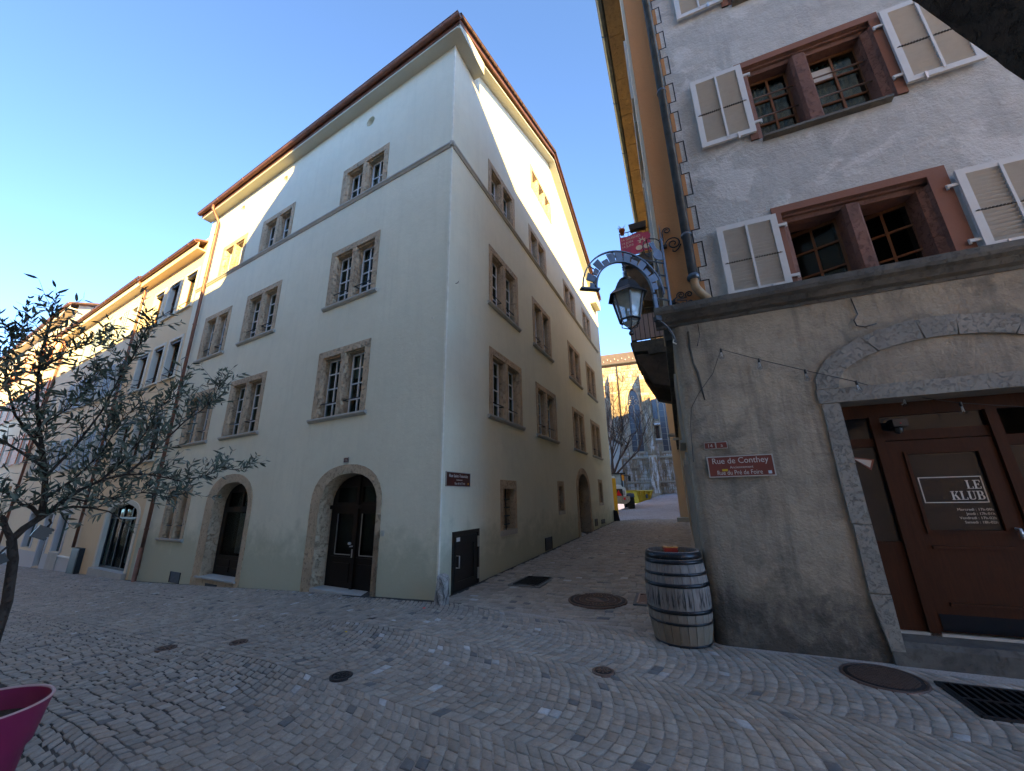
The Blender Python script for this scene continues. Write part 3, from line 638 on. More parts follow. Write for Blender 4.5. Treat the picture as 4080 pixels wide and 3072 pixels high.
# cream house with blue shutters
ch = thing('cream_house', 'cream house with pale blue louvred shutters beyond the ochre house', 'house', FL @ Vector((23, 0, -1)))
cw = [(18.95, 19.95), (20.9, 21.75), (22.9, 23.8), (24.9, 25.8), (26.9, 27.8), (28.9, 29.8)]
hl = [rect(a, b, c, d) for a, b in cw for c, d in ((9.35, 10.95), (6.45, 8.05), (3.3, 4.9))] + [rect(20.35, 21.55, -.2, 1.42), rect(22.6, 23.6, -.9, 1.4), rect(25, 26.4, -.2, 1.42)]
MB().skin([(18.38, -1.4), (31.0, -1.7), (31.0, 12.5), (18.38, 12.3)], hl, .2).build('wall', M_CRM, ch, FL)
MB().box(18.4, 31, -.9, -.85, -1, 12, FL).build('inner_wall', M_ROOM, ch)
for a, b in cw:
    for c, d in ((9.35, 10.95), (6.45, 8.05), (3.3, 4.9)):
        plain_window(ch, FL, a, b, c, d, M_PALE, False, False)
        if a < 25:
            shutter_leaf(ch, FL, a - .62, c + .02, .60, d - c - .04, M_BLUESH, M_BLUESH, 16); shutter_leaf(ch, FL, b + .02, c + .02, .60, d - c - .04, M_BLUESH, M_BLUESH, 16)
MB().box(18.45, 20.33, 0, .025, -1.3, -.32, FL).build('plinth', M_GREYP, ch); MB().box(21.57, 22.55, 0, .025, -1.3, -.32, FL).build('plinth', M_GREYP, ch); MB().box(23.7, 31, 0, .025, -1.5, -.32, FL).build('plinth', M_GREYP, ch)
MB().box(18.45, 20.33, 0, .045, -.34, -.28, FL).build('plinth_cap', M_WHITE, ch)
for a, b, c, d in ((20.35, 21.55, -.2, 1.42), (22.6, 23.6, -.9, 1.4), (25, 26.4, -.2, 1.42)):
    f_ = MB(); simple_frame(f_, a - .15, b + .15, c, d + .1, .17, .03, False); f_.build('shop_frame', M_GREYP, ch, FL); MB().box(a, b, -.15, -.145, c, d, FL).build('shop_pane', M_PANE, ch); MB().box(a, b, -.5, -.49, c, d, FL).build('shop_blind', M_CURT, ch)
MB().box(20.3, 21.6, 0, .06, -1.3, -.22, FL).build('stone_apron', M_TUFFL, ch)
eo = MB(); eo.box(18.38, 31.2, 0, .32, 11.66, 11.72); eo.box(18.38, 31.2, .30, .32, 11.72, 11.96); eo.build('eave_soffit', M_CRM, ch, FL)
gutter(FL, 18.35, 31.3, .40, 12.0, .08, ch, M_COPD)
yr = MB(); yr.ext([(.42, 12.06), (-4.5, 13.9), (-4.5, 13.8), (.42, 11.98)], 18.40, 31.2, 'x'); yr.build('roof', M_TILE, ch, FL)
downpipe(FL, [(18.40, .40, 11.95), (18.40, .36, 11.7), (18.40, .2, 11.5), (18.40, .1, 11.35), (18.40, .1, .1)], .05, ch, M_COPPER, (9.8, 7.5, 4.5, 2.2))
downpipe(FL, [(30.6, .4, 11.95), (30.6, .2, 11.6), (30.6, .1, 11.4), (30.6, .1, -1)], .06, ch, M_COPPER, (8, 4))
# house with striped shutters at the far left
sh_ = thing('striped_shutter_house', 'tall far house with red and cream striped shutters, seen through the olive branches', 'house', FL @ Vector((42, 0, -1.4)))
hw = [(32.6, 33.6), (35.2, 36.2), (37.8, 38.8), (40.4, 41.4), (43.0, 44.0), (46, 47), (49, 50), (52, 53)]; hz = ((11.0, 12.9), (7.6, 9.5), (4.2, 6.1), (1.0, 2.9))
MB().skin([(31.0, -2), (56, -2.6), (56, 14.4), (31.0, 14.4)], [rect(a, b, c, d) for a, b in hw for c, d in hz], .2).build('wall', M_CRM, sh_, FL)
MB().box(31.0, 31.02, -10, 0, 10, 14.4, FL).build('side_wall', M_CRM, sh_)
MB().box(31.2, 56, -.9, -.85, -1, 14, FL).build('inner_wall', M_ROOM, sh_)
for a, b in hw[:6]:
    for c, d in hz[:3]:
        plain_window(sh_, FL, a, b, c, d, M_PALE, False, False)
        for x in (a - .82, b + .02):
            M = FL @ T(x, .03, c); s = MB().box(0, .8, 0, .04, 0, d - c).build('shutter', M_ORSH, sh_, M)
            for k in range(4):
                MB().box(.06 + k * .2, .14 + k * .2, .04, .048, .03, d - c - .03).build('painted_stripe', M_WHSH, s, M)
eo = MB(); eo.box(30.7, 56, 0, .40, 13.8, 13.88); eo.box(30.7, 56, .38, .40, 13.88, 14.1); eo.build('eave_soffit', M_CRM, sh_, FL)
yr = MB(); yr.ext([(.5, 14.2), (-5, 16.2), (-5, 16.05), (.5, 14.1)], 30.6, 56, 'x'); yr.build('roof', M_TILE, sh_, FL)
gutter(FL, 30.6, 56, .48, 14.12, .09, sh_, M_COPD, False)

# ================================================================== the bar house on the right
kh = thing('bar_house', 'old grey rendered house with red stone windows, white shutters and a ground floor bar', 'house', C2)
KZ = 12.9
def kr(a, b, c, d): return rect(-b, -a, c, d)
LWI, UWI = (1.45, 3.23, 4.08, 5.35), (1.43, 3.20, 6.56, 8.06)
TWI = (1.48, 3.18, 9.38, 10.9)
upper = MB().skin([(.0, 4.04), (-7.5, 4.04), (-7.5, KZ), (.0, KZ)], [kr(a + .02, b - .02, c, d - .02) for a, b, c, d in (LWI, UWI, TWI)], .4, 0); upper.build('wall', M_GREYK, kh, FK)
# ground floor: battered slightly, corner rounded off
gb = MB(); DO = (1.62, 3.85, .02, 2.60)
gb.skin([(-.12, -.3), (-7.5, -.3), (-7.5, 3.85), (-.12, 3.85)], [kr(*DO)], .45, .035); gb.build('ground_floor_wall', M_DARKK, kh, FK)
sdw = MB()
pts = [(-.12, .035)] + [(-.12 + .12 * math.sin(t), .035 - .10 + .10 * math.cos(t)) for t in [R(90) * i / 6 for i in range(1, 7)]] + [(0.0, -.35)]
vs = []
n = len(pts); N0, N1 = [(a, b) for a, b in pts], [(a, b) for a, b in pts]
sdw.add([(a + .03 * (1 if i > 2 else i / 3), b, -.3) for i, (a, b) in enumerate(N0)] + [(a, b, 3.85) for a, b in N1], [(i, i + 1, n + i + 1, n + i) for i in range(n - 1)], True)
sdw.build('rounded_corner', M_DARKK, kh, FK)
# side wall in the alley
sh0 = [rect(1.3, 2.3, .0, 2.15), arch(1.35, 2.25, 2.45, 3.0, 3.45, 8), rect(4.2, 5.2, .1, 2.3), rect(1.2, 2.2, 5.4, 7.0), rect(1.2, 2.2, 8.9, 10.5), rect(3.6, 4.6, 8.9, 10.5), rect(3.6, 4.6, 5.4, 7.0)]
MB().skin([(.34, -.3), (15.5, -.3), (15.5, 3.85), (.34, 3.85)], [h for h in sh0 if h[0][1] < 3], .35).build('side_wall', M_SIDE, kh, FS)
MB().skin([(0, 4.04), (15.5, 4.04), (15.5, KZ), (0, KZ)], [h for h in sh0 if h[0][1] > 4], .35).build('upper_side_wall', M_SIDEUP, kh, FS)
MB().box(.05, .55, 0, .05, 4.12, KZ - .05, FS).build('corner_pilaster', M_PALE, kh)
for h in sh0:
    a, b, c = h[0][0], h[1][0], h[0][1]; d = max(q[1] for q in h)
    f_ = MB(); simple_frame(f_, a - .12, b + .12, c, d + .1, .14, .035, c > 1); w_ = f_.build('window' if c > 1 else 'side_door', M_TUFFL, kh, FS)
    MB().box(a, b, -.3, -.27, c, d, FS).build('dark_panel', M_DARKW if c < 1 else M_DKG, w_)
for a, z in ((.58, 8.92), (2.24, 8.92), (2.98, 8.92), (.58, 5.42), (2.24, 5.42)): shutter_leaf(kh, FS, a, z, .62, 1.56, M_SHW, M_SLAT, 18, .05)
MB().box(.30, 15.5, -.02, .10, 3.80, 4.04, FS).build('side_cornice', M_CORNI, kh)
MB().box(.30, .85, .0, .006, .35, 1.15, FS).build('white_paint_mark', M_WHITE, kh)
# inner dark room, rear walls
rm = MB(); rm.box(-7.3, -.5, -1.0, -.95, 0, KZ, FK); rm.box(.6, 15, -1.2, -1.15, .2, KZ, FS); rm.build('inner_wall', M_ROOM, kh)
bw = MB(); bw.box(-7.5, -7.45, -14, 0, -.3, KZ, FK); bw.box(15.45, 15.5, -7, 0, -.3, KZ, FS); bw.build('rear_wall', M_OPP, kh)
# cornice between the storeys
cp = [(0, 3.85), (.05, 3.85), (.055, 3.89), (.11, 3.91), (.15, 3.97), (.20, 4.00), (.215, 4.04), (.215, 4.11), (.03, 4.125), (0, 4.11)]
MB().ext(cp, -7.5, .20, 'x').build('cornice', M_CORNI, kh, FK)
# painted quoin band: orange field with a stepped grey border and a thin dark line
zs = [4.13]; z = 9.05 - 8 * .62
orp = [(.02, 4.13)]; line = []
while z < KZ:
    for u, za, zb in ((.565, z, z + .40), (.46, z + .40, z + .62)):
        za, zb = max(za, 4.13), min(zb, KZ)
        if zb > za: orp += [(u - .065, za), (u - .065, zb)]; line += [(u, za), (u, zb)]
    z += .62
orp += [(.02, KZ)]
MB().ext(neg(orp), .0, .003, 'y').build('orange_quoin_paint', M_ORANGE, kh, FK)
ln = MB()
for (a, z0), (b, z1) in zip(line, line[1:]):
    if abs(z1 - z0) > .01: ln.box(-a - .008, -a + .008, 0, .0045, z0 - .008, z1 + .008)
    elif abs(a - b) > .01: ln.box(-max(a, b) + .008, -min(a, b) - .008, 0, .0045, z0 - .008, z0 + .008)
ln.build('painted_line', M_IRON, kh, FK)
MB().box(-.02, .0, -.3, .004, 4.13, KZ, FK).build('quoin_edge', M_ORANGE, kh)
# double windows of red sandstone
def klub_window(a, b, c, d, mull, ol, orr, head, closed=True, sill=True):
    M = FK @ T(-a, 0, c); h = d - c; W_ = b - a; mb = MB()
    m0, m1 = mull[0] - a, mull[1] - a; l0, r1 = ol - a, orr - a
    mb.ext([(0, .02), (-l0 + .07, .02), (-l0 + .05, -.03), (-l0, -.06), (-l0 - .02, -.33), (0, -.33)], 0, h - .2, 'z')
    mb.ext([(-W_, .02), (-r1 - .09, .02), (-r1 - .07, -.03), (-r1, -.07), (-r1 + .06, -.33), (-W_, -.33)], 0, h - .2, 'z')
    mb.ext([(-m0 - .035, .0), (-m1 + .035, .0), (-m1, -.05), (-m1 - .02, -.33), (-m0 + .02, -.33), (-m0, -.05)], 0, h - .2, 'z')
    mb.ext([(.018, h - .105), (-.035, h - .115), (-.035, h - .145), (-.075, h - .15), (-.08, h - .215), (-.33, h - .225), (-.33, h), (.018, h)], -W_, 0, 'x')
    win = mb.build('window', M_RED, kh, M)
    ob = MB(); ob.box(-W_ - .0, 0, 0, .024, h - .105, h); ob.box(-l0 + .07, 0, .0, .0235, 0, h - .105); ob.box(-W_, -r1 - .09, 0, .0235, 0, h - .105); ob.build('painted_surround', M_REDP, win, M)
    gy = -.215
    for x0, x1, hinge in ((l0, m0, 1), (m1, r1, 1)):
        Mw = M
        if not closed:
            Mw = M @ T(-x1, gy, 0) @ Matrix.Rotation(R(-24), 4, 'Z') @ T(x1, -gy, 0)
        fr = MB(); ww = x1 - x0
        for x in (x0 - .02, x1 - .045): fr.box(-x - .065, -x, gy - .05, gy, 0, h - .2)
        for z0 in (0, h - .26): fr.box(-x1, -x0, gy - .05, gy, z0, z0 + .055)
        fr.box(-x0 - ww / 2 - .014, -x0 - ww / 2 + .014, gy - .035, gy + .006, .05, h - .24)
        for k in (1, 2): zz = (h - .2) * k / 3; fr.box(-x1 + .02, -x0 - .02, gy - .035, gy + .004, zz - .013, zz + .013)
        cs = fr.build('casement', M_BRW, win, Mw)
        pw, ph = ww / 2 - .06, (h - .2) / 3 - .03; pm = MB().box(-pw / 2, pw / 2, -.003, .003, 0, ph).mesh('pane'); pm.materials.append(M_PANE)
        for q in (-1, 1):
            for k in range(3): link(pm, 'pane', None, win, Mw @ T(-x0 - ww / 2 + q * (pw / 2 + .016), gy - .02, (h - .2) * k / 3 + .018))
        if not closed:
            fr = MB()
            for x in (x0 - .01, x1 - .03): fr.box(-x - .04, -x, gy - .12, gy - .06, 0, h - .2)
            fr.build('window_frame', M_BRW, win, M)
        if closed:
            for zz in (.50, .88) if h > 1.4 else (.4, .8): MB().tube([(-x0 + .02, -.13, zz), (-x1 - .02, -.13, zz)], .012, 6).build('iron_bar', M_CAST, win, M)
            cv = []; nn = 26
            for i in range(nn + 1):
                x = x0 + .03 + (ww - .06) * i / nn; cv += [(-x, gy - .10 + .018 * math.sin(i * 1.9) + .01 * math.sin(i * 4.1), z0) for z0 in (.02, h - .25)]
            MB().add(cv, [(2 * i, 2 * i + 2, 2 * i + 3, 2 * i + 1) for i in range(nn)], True).build('curtain', M_CURT, win, M)
    if sill:
        s_ = MB(); s_.ext([(-.33, .0), (.08, -.01), (.085, -.05), (.0, -.065), (-.33, -.065)], -r1 - .02, -l0 + .03, 'x'); s_.build('sill', M_CORNI, win, M)
    return win, M
klub_window(*LWI, (2.21, 2.40), 1.62, 2.96, .13, False, False)
w_, M = klub_window(*UWI, (2.14, 2.35), 1.60, 3.00, .13)
MB().box(-1.24, -1.00, -.235, -.228, .86, 1.10).build('paper_notice', M_SLAT, w_, M)
klub_window(*TWI, (2.21, 2.40), 1.65, 2.95, .13)
# louvred shutters folded back on the wall, one object per slat
def big_shutter(u, z, w, h, label=None):
    M = FK @ T(-u - w, .045, z); mb = MB(); fw = .075
    mb.box(0, fw, 0, .035, 0, h); mb.box(w - fw, w, 0, .035, 0, h); mb.box(fw, w - fw, 0, .035, 0, fw); mb.box(fw, w - fw, 0, .035, h - fw, h)
    s = mb.build('shutter', M_SHW, kh, M)
    MB().box(w / 2 - .013, w / 2 + .013, .002, .042, fw * .6, h - fw * .5).build('centre_stile', M_SHW, s, M)
    n = int((h - .15) / .050); iw = w / 2 - fw - .013
    k = MB().ext([(.002, -.017), (.026, .008), (.032, .016), (.006, -.010)], -iw / 2, iw / 2, 'x').mesh('slat'); k.materials.append(M_SLAT)
    for q in (-1, 1):
        for i in range(n): link(k, 'slat', None, s, M @ T(w / 2 + q * (iw / 2 + .013), 0, fw + .026 + (h - 2 * fw - .04) * i / (n - 1)))
    tr = MB(); zt = h * .455
    for i in range(22):
        if abs(i - 10.5) > 1: x = fw * .7 + (w - fw * 1.4) * i / 21; tr.box(x - .008, x + .008, .026, .044, zt - .006, zt + .01)
    tr.tube([(fw * .4, .036, zt), (w - fw * .4, .036, zt)], .006, 6); tr.build('tilt_bar', M_CORNI, s, M)
    x0 = (w if u > 2 else -.10)
    for zz in (h * .12, h * .82):
        hg = MB().box(x0, x0 + .10, .0, .02, zz, zz + .035); hg.lathe([(.014, -.03), (.014, .03)], 8, (x0 + (.09 if u > 2 else .01), .0, zz + .012)); hg.build('strap_hinge', M_SHW, s, M)
    MB().box(w * (.3 if u < 2 else .75), w * (.3 if u < 2 else .75) + .02, .03, .06, -.05, .06).build('shutter_catch', M_STEEL, s, M)
    return s
for a in ((.755, 4.13, .72, 1.09), (.79, 6.65, .715, 1.33), (3.19, 6.65, .74, 1.32), (3.26, 4.13, .74, 1.07), (.80, 9.46, .70, 1.30), (1.62, 9.46, .56, 1.30), (3.2, 9.46, .72, 1.3)): big_shutter(*a)
downpipe(FK, [(-.37, .10, 12.6), (-.37, .10, 4.52)], .062, kh, M_ZINC, (7.98, 5.2, 10.6))
pc = MB(); pc.lathe([(.062, -.05), (.085, -.03), (.085, .02), (.062, .04)], 14, (-.37, .10, 4.52)); pc.build('pipe_collar', M_ZINC, kh, FK)
MB().tube([(-.37, .10, 4.50), (-.375, .10, 4.36), (-.42, .08, 4.28), (-.50, .0, 4.22), (-.55, -.1, 4.20)], .055, 12).build('pipe_elbow', M_CLAYP, kh, FK)
# eaves
ev = MB()
for i in range(14):
    a = i * 1.15 - .3; ev.box(a + .008, a + 1.142, 0, .40, KZ - .02 + random.uniform(-.006, .006), KZ + .05, FS)
ev.build('stone_eave_slabs', M_SOFFK, kh)
ev = MB(); ev.box(-7.5, .4, 0, .42, KZ - .02, KZ + .05, FK); ev.build('front_eave', M_SOFFK, kh)
gutter(FS, -.45, 15.6, .48, KZ + .08, .075, kh, M_ZINC)
gutter(FK, -7.5, .5, .5, KZ + .08, .075, kh, M_ZINC)
kr_ = MB(); c0 = FS @ Vector((-.45, .5, KZ + .14)); c1 = FS @ Vector((15.6, .5, KZ + .14)); c2 = c1 + DK * 8.4; c3 = c0 + DK * 8.4; m = (c0 + c2) / 2 + UP * 1.1
kr_.add([c0, c1, c2, c3, m], [(0, 1, 4), (1, 2, 4), (2, 3, 4), (3, 0, 4)]); kr_.build('roof', M_TILE, kh)
# doorway: grey stone jambs, lintel, relieving arch
def jit(p, s=.006): return [(a + random.uniform(-s, s), b + random.uniform(-s, s)) for a, b in p]
cuts = [.0, .62, 1.28, 1.9, 2.585]
for i in range(4):
    for x0, x1 in ((1.455, 1.625), (3.83, 4.0)):
        MB().ext(neg(jit([(x0 + (.06 if i == 0 and x0 < 2 else 0) + (i < 1) * .02, cuts[i] + .004), (x1, cuts[i] + .004), (x1, cuts[i + 1] - .004), (x0 + random.uniform(-.01, .02), cuts[i + 1] - .004)], .004)), -.40, .055 + random.uniform(0, .012), 'y').build('door_jamb_stone', M_GST, kh, FK)
MB().ext(neg(jit([(1.44, 2.59), (4.02, 2.59), (4.02, 2.745), (1.44, 2.755)], .004)), -.40, .062, 'y').build('lintel', M_GST, kh, FK)
cx_, cz_ = 2.66, 2.76
av = [180, 152, 124, 98, 82, 56, 28, 0]
def ap(ang, ra, rz): return (cx_ + ra * math.cos(R(ang)), cz_ + rz * math.sin(R(ang)))
for a0, a1 in zip(av, av[1:]):
    aa = [a0 - (a0 - a1) * k / 6 for k in range(7)]
    inn = [ap(t + (-.4 if k == 0 else .4 if k == 6 else 0), 1.0, .46) for k, t in enumerate(aa)]; out = [ap(t, 1.21 + random.uniform(-.012, .012), .69 + random.uniform(-.012, .012)) for t in aa]
    MB().ext(neg(inn + out[::-1]), .02, .058 + random.uniform(0, .006), 'y').build('arch_stone', M_GST, kh, FK)
# the bar's door
dn = -.30
tr = MB(); tr.box(-3.85, -1.62, dn - .05, dn, 2.44, 2.60); tr.box(-1.70, -1.62, dn - .05, dn, .22, 2.44); tr.box(-2.06, -1.97, dn - .05, dn + .03, .19, 2.44); tr.box(-3.05, -2.96, dn - .05, dn + .03, .19, 2.44)
tr.box(-1.97, -1.70, dn - .05, dn, 2.10, 2.20); tr.box(-1.97, -1.70, dn - .05, dn, .22, 1.08); tr.box(-2.96, -2.06, dn - .05, dn, 2.16, 2.27); tr.box(-3.85, -3.05, dn - .05, dn, 2.05, 2.16); tr.box(-3.85, -3.05, dn - .05, dn, .22, 1.05)
dfr = tr.build('door_frame', M_REDW, kh, FK)
for a, b, c, d in ((-1.97, -1.70, 1.08, 2.10), (-1.97, -1.70, 2.20, 2.44), (-2.96, -2.06, 2.27, 2.44), (-3.85, -3.05, 1.05, 2.05)): MB().box(a, b, dn - .03, dn - .025, c, d, FK).build('side_light', M_DKG, dfr)
cv = MB()
for i in range(7): cv.box(-1.96 + i * .03, -1.945 + i * .03, dn - .08 - .01 * (i % 2), dn - .075, 1.1, 2.08, FK)
kd = MB(); lx0, lx1, px0, px1, pz0, pz1 = 2.07, 2.95, 2.22, 2.80, 1.20, 2.00
kd.box(-px0, -lx0, dn - .04, dn + .005, .24, 2.15); kd.box(-lx1, -px1, dn - .04, dn + .005, .24, 2.15); kd.box(-px1, -px0, dn - .04, dn + .005, pz1, 2.15); kd.box(-px1, -px0, dn - .04, dn + .005, .24, pz0)
for a, b, c, d in ((px0 - .03, px1 + .03, pz1, pz1 + .03), (px0 - .03, px1 + .03, pz0 - .03, pz0), (px0 - .03, px0, pz0, pz1), (px1, px1 + .03, pz0, pz1)): kd.box(-b, -a, dn + .005, dn + .022, c, d)
for c in (1.02, .48): kd.box(-2.82, -2.20, dn + .005, dn + .024, c, c + .03)
kdo = kd.build('door', M_REDW, kh, FK)
MB().box(-px1, -px0, dn - .02, dn - .012, pz0, pz1, FK).build('door_pane', M_DKG, kdo)
fr = MB()
fx0, fx1, fz0, fz1, tk = 2.255, 2.765, 1.475, 1.745, .009
fr.box(-fx1, -fx0, dn - .012, dn - .008, fz0, fz0 + tk); fr.box(-fx1, -fx0, dn - .012, dn - .008, fz1 - tk, fz1); fr.box(-fx0 - tk, -fx0, dn - .012, dn - .008, fz0 + tk, fz1 - tk); fr.box(-fx1, -fx1 + tk, dn - .012, dn - .008, fz0 + tk, fz1 - tk)
fr.build('window_logo_frame', M_SWHITE, kdo, FK)
def serif(body, right, z, hgt):
    """fat-and-thin roman capitals drawn as flat pieces, right aligned"""
    S = .30 * hgt; t = .07 * hgt; G = {'L': (.62, [(0, .30, 0, .07), (0, .30, .93, 1), (.08, .24, 0, 1), (0, .60, 0, .07), (.54, .60, 0, .28)]),
         'E': (.66, [(0, .62, 0, .07), (0, .62, .93, 1), (.08, .24, 0, 1), (.24, .46, .47, .54), (.42, .48, .38, .63), (.56, .62, 0, .27), (.56, .62, .73, 1)]),
         'U': (.74, [(0, .32, .93, 1), (.08, .24, .16, 1), (.46, .72, .93, 1), (.56, .62, .16, 1)]), 'K': (.78, [(0, .32, 0, .07), (0, .32, .93, 1), (.08, .24, 0, 1), (.46, .70, .93, 1), (.42, .78, 0, .07)]),
         'B': (.72, [(0, .4, 0, .07), (0, .4, .93, 1), (.08, .24, 0, 1), (.2, .42, .48, .55)])}
    tot = sum(G[c][0] + .05 for c in body) * hgt; x = right - tot; mb = MB(); y0, y1 = dn - .012, dn - .0085
    def q(poly): mb.ext([(-(x + a * hgt), z + b * hgt) for a, b in poly], y0, y1, 'y')
    for ch_ in body:
        w_, pcs = G[ch_]
        for a, b, c, d in pcs: q([(a, c), (b, c), (b, d), (a, d)])
        if ch_ == 'K': q([(.24, .42), (.60, .95), (.66, .95), (.30, .42)]); q([(.32, .56), (.46, .62), (.72, .05), (.54, .05)])
        if ch_ in 'UB':
            segs = [(.35, .19, .27, .19, 180, 360)] if ch_ == 'U' else [(.38, .74, .22, .26, -90, 90), (.38, .27, .28, .27, -90, 90)]
            for cx, cz, ra, rz, a0, a1 in segs:
                for k in range(10):
                    t0, t1 = R(a0 + (a1 - a0) * k / 10), R(a0 + (a1 - a0) * (k + 1) / 10)
                    th = lambda t: (.10 if ch_ == 'U' else .05 + .11 * abs(math.cos(t)))
                    q([(cx + ra * math.cos(t0), cz + rz * math.sin(t0)), (cx + ra * math.cos(t1), cz + rz * math.sin(t1)), (cx + (ra - th(t1)) * math.cos(t1), cz + (rz - .07) * math.sin(t1)), (cx + (ra - th(t0)) * math.cos(t0), cz + (rz - .07) * math.sin(t0))])
        x += (w_ + .05) * hgt
    return mb.build('lettering', M_SWHITE, kdo, FK)
serif('LE', 2.75, 1.615, .088); serif('KLUB', 2.755, 1.505, .088)
for i, b in enumerate(('Mercredi : 17h-00h', 'Jeudi : 17h-01h', 'Vendredi : 17h-02h', 'Samedi : 18h-02h')):
    text(b, .036, M_STRIM, kdo, FK @ T(-2.775, dn - .010, 1.395 - i * .042), 'lettering', .0008, 'RIGHT')
MB().tube([(-2.88, dn, 1.22), (-2.88, dn + .06, 1.22), (-2.88, dn + .06, 1.13)], .014, 8).build('door_handle', M_STEEL, kdo, FK)
MB().box(-2.93, -2.09, dn + .004, dn + .012, .25, .40, FK).build('kick_plate', M_DKG, kdo)
MB().box(-3.85, -1.62, dn - .05, dn + .03, .20, .225, FK).build('metal_threshold', M_LIGHTM, kh)
MB().ext([(-1.0, .0), (-1.0, .20), (.02, .20), (.06, .16), (.08, -.1)], -4.05, -1.52, 'x').build('door_step', M_CORNI, kh, FK)
MB().ext([(-1.93, 1.96), (-1.72, 2.0), (-1.88, 1.84)], dn - .02, dn - .018, 'y').build('triangular_sticker', M_SIGN, kh, FK)
MB().ext([(-1.905, 1.95), (-1.745, 1.98), (-1.873, 1.87)], dn - .017, dn - .016, 'y').build('triangular_sticker_face', M_SWHITE, kh, FK)
sp_ = MB(); sp_.box(-2.25, -2.12, dn + .03, dn + .16, 2.30, 2.38); sp_.lathe([(0, 0), (.035, .02), (.04, .08), (0, .1)], 12, (-2.18, dn + .08, 2.22)); sp_.build('door_spotlight', M_BLK, kh, FK)
MB().lathe([(0, -.008), (.008, 0), (0, .008)], 8, (-2.18, dn + .17, 2.33)).build('indicator', M_REDREF, kh, FK)
# signs of the bar house (they sit on its wall)
e, M = sign('street_sign', 'brown enamel plate reading Rue de Conthey on the dark rendered corner', FK, -.525, 1.93, .70, .25, M_SIGN,
            [('Rue de Conthey', .098, -.0, .035, .92), ('Anciennement', .042, .01, -.025, 1), ('Rue du Pré de Foire', .075, -.02, -.098, .78)], rot=R(0))
e.location += NK * .04; 
MB().box(.14, .20, .005, .008, -.055, -.03).build('yellow_sticker', M_SKIP, e, M); MB().box(-.31, -.275, .005, .008, -.10, -.065).build('blue_sticker', M_BLUESH, e, M)
e, M = sign('house_number', 'small brown number plate with the figures 14, left of its pair', FK, -.235, 2.19, .125, .08, M_SIGN, [('14', .062, -.0, -.022, 1)], 'number plate', 0, .005); e.location += NK * .04
e, M = sign('house_number', 'small brown number plate with the letter a, right of the 14', FK, -.365, 2.19, .125, .08, M_SIGN, [('a', .062, -.0, -.020, 1)], 'number plate', 0, .005); e.location += NK * .04

# ------------------------------------------------------------------ buildings behind the photographer (they shade the street)
oh = thing('opposite_house', 'tall rendered house with dark arcade edge overhanging at the upper right', 'house', NL * 6.9 + C + DL * -6)
def obox(mb, u0, u1, n0, n1, z0, z1): mb.box(u0, u1, n0, n1, z0, z1, FL)
m_ = MB(); m_.ext([(-1.7, 7.4), (-20, 7.4), (-20, 13), (-8.6, 13)], -.4, 16.75, 'z', FL); m_.build('wall', M_OPP, oh)  # unseen; plan skewed along the sun's path to leave the left front lit
m_ = MB(); m_.ext([(-2.6, 16.6), (-.57, 15.07), (.77, 13.84), (1.69, 12.89), (1.9, 12.4), (-2.6, 12.4)], 7.4, 7.7, 'y', FL); m_.box(-3.2, 1.95, 7.45, 9.5, -.4, 12.4, FL); m_.build('shading_wing', M_OPP, oh)  # thin unseen gable, its edge shaped to cast the diagonal shadow
FA = frame(-DK, NK, -NK * 2.0)     # plane of the arcade edge, x = -distance to the right
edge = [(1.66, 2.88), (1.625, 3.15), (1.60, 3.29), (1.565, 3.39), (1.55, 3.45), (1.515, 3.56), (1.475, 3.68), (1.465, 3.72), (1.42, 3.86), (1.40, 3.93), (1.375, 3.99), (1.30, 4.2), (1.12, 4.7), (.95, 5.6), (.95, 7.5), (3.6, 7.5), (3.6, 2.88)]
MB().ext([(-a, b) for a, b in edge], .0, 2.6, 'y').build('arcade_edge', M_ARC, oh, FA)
o2 = thing('opposite_house', 'long plain rendered house row across the left street behind the viewer', 'house', NL * 7.4 + C + DL * 12)
m_ = MB(); obox(m_, 1.85, 40, 7.42, 15, -3, 12.7); m_.build('wall', M_OPP, o2)
m_ = MB(); m_.ext([(7.2, 12.7), (15, 12.7), (11.2, 14.4)], 1.95, 40, 'x', FL); m_.build('roof', M_TILE, o2)
m_ = MB(); obox(m_, 5.3, 6.5, 7.6, 8.6, 12.7, 14.4); m_.build('chimney', M_OPP, o2)
m_ = MB()
for i in range(9): obox(m_, 2.8 + i * 4, 3.8 + i * 4, 7.37, 7.45, 3.4, 5.2); obox(m_, 2.8 + i * 4, 3.8 + i * 4, 7.37, 7.45, 7, 8.8)
for i in range(3): pass

rh = thing('church_shade_block', 'unseen tall block added behind the peach house to shade the church', 'house', FS @ Vector((24, -15, 0)))
m_ = MB(); m_.box(13, 37, -24, -9, -.3, 17.5, FS); m_.build('wall', M_PEACH, rh)  # unseen block, added so the lower church wall falls in shadow
# peach house further up the alley
ph_ = thing('peach_house', 'plain peach rendered house jutting out at the far end of the alley', 'house', FS @ Vector((21, 0, .5)))
m_ = MB(); m_.box(15.55, 31, -8, .36, -.2, 12.2, FS); m_.build('wall', M_PEACH, ph_)
m_ = MB(); m_.box(15.4, 31.2, -8.4, .8, 12.2, 12.35, FS); m_.build('eave', M_SOFFK, ph_)
m_ = MB(); m_.box(15.15, 15.6, .0, .52, .2, .62, FS); m_.build('stone_step', M_TUFFL, ph_)

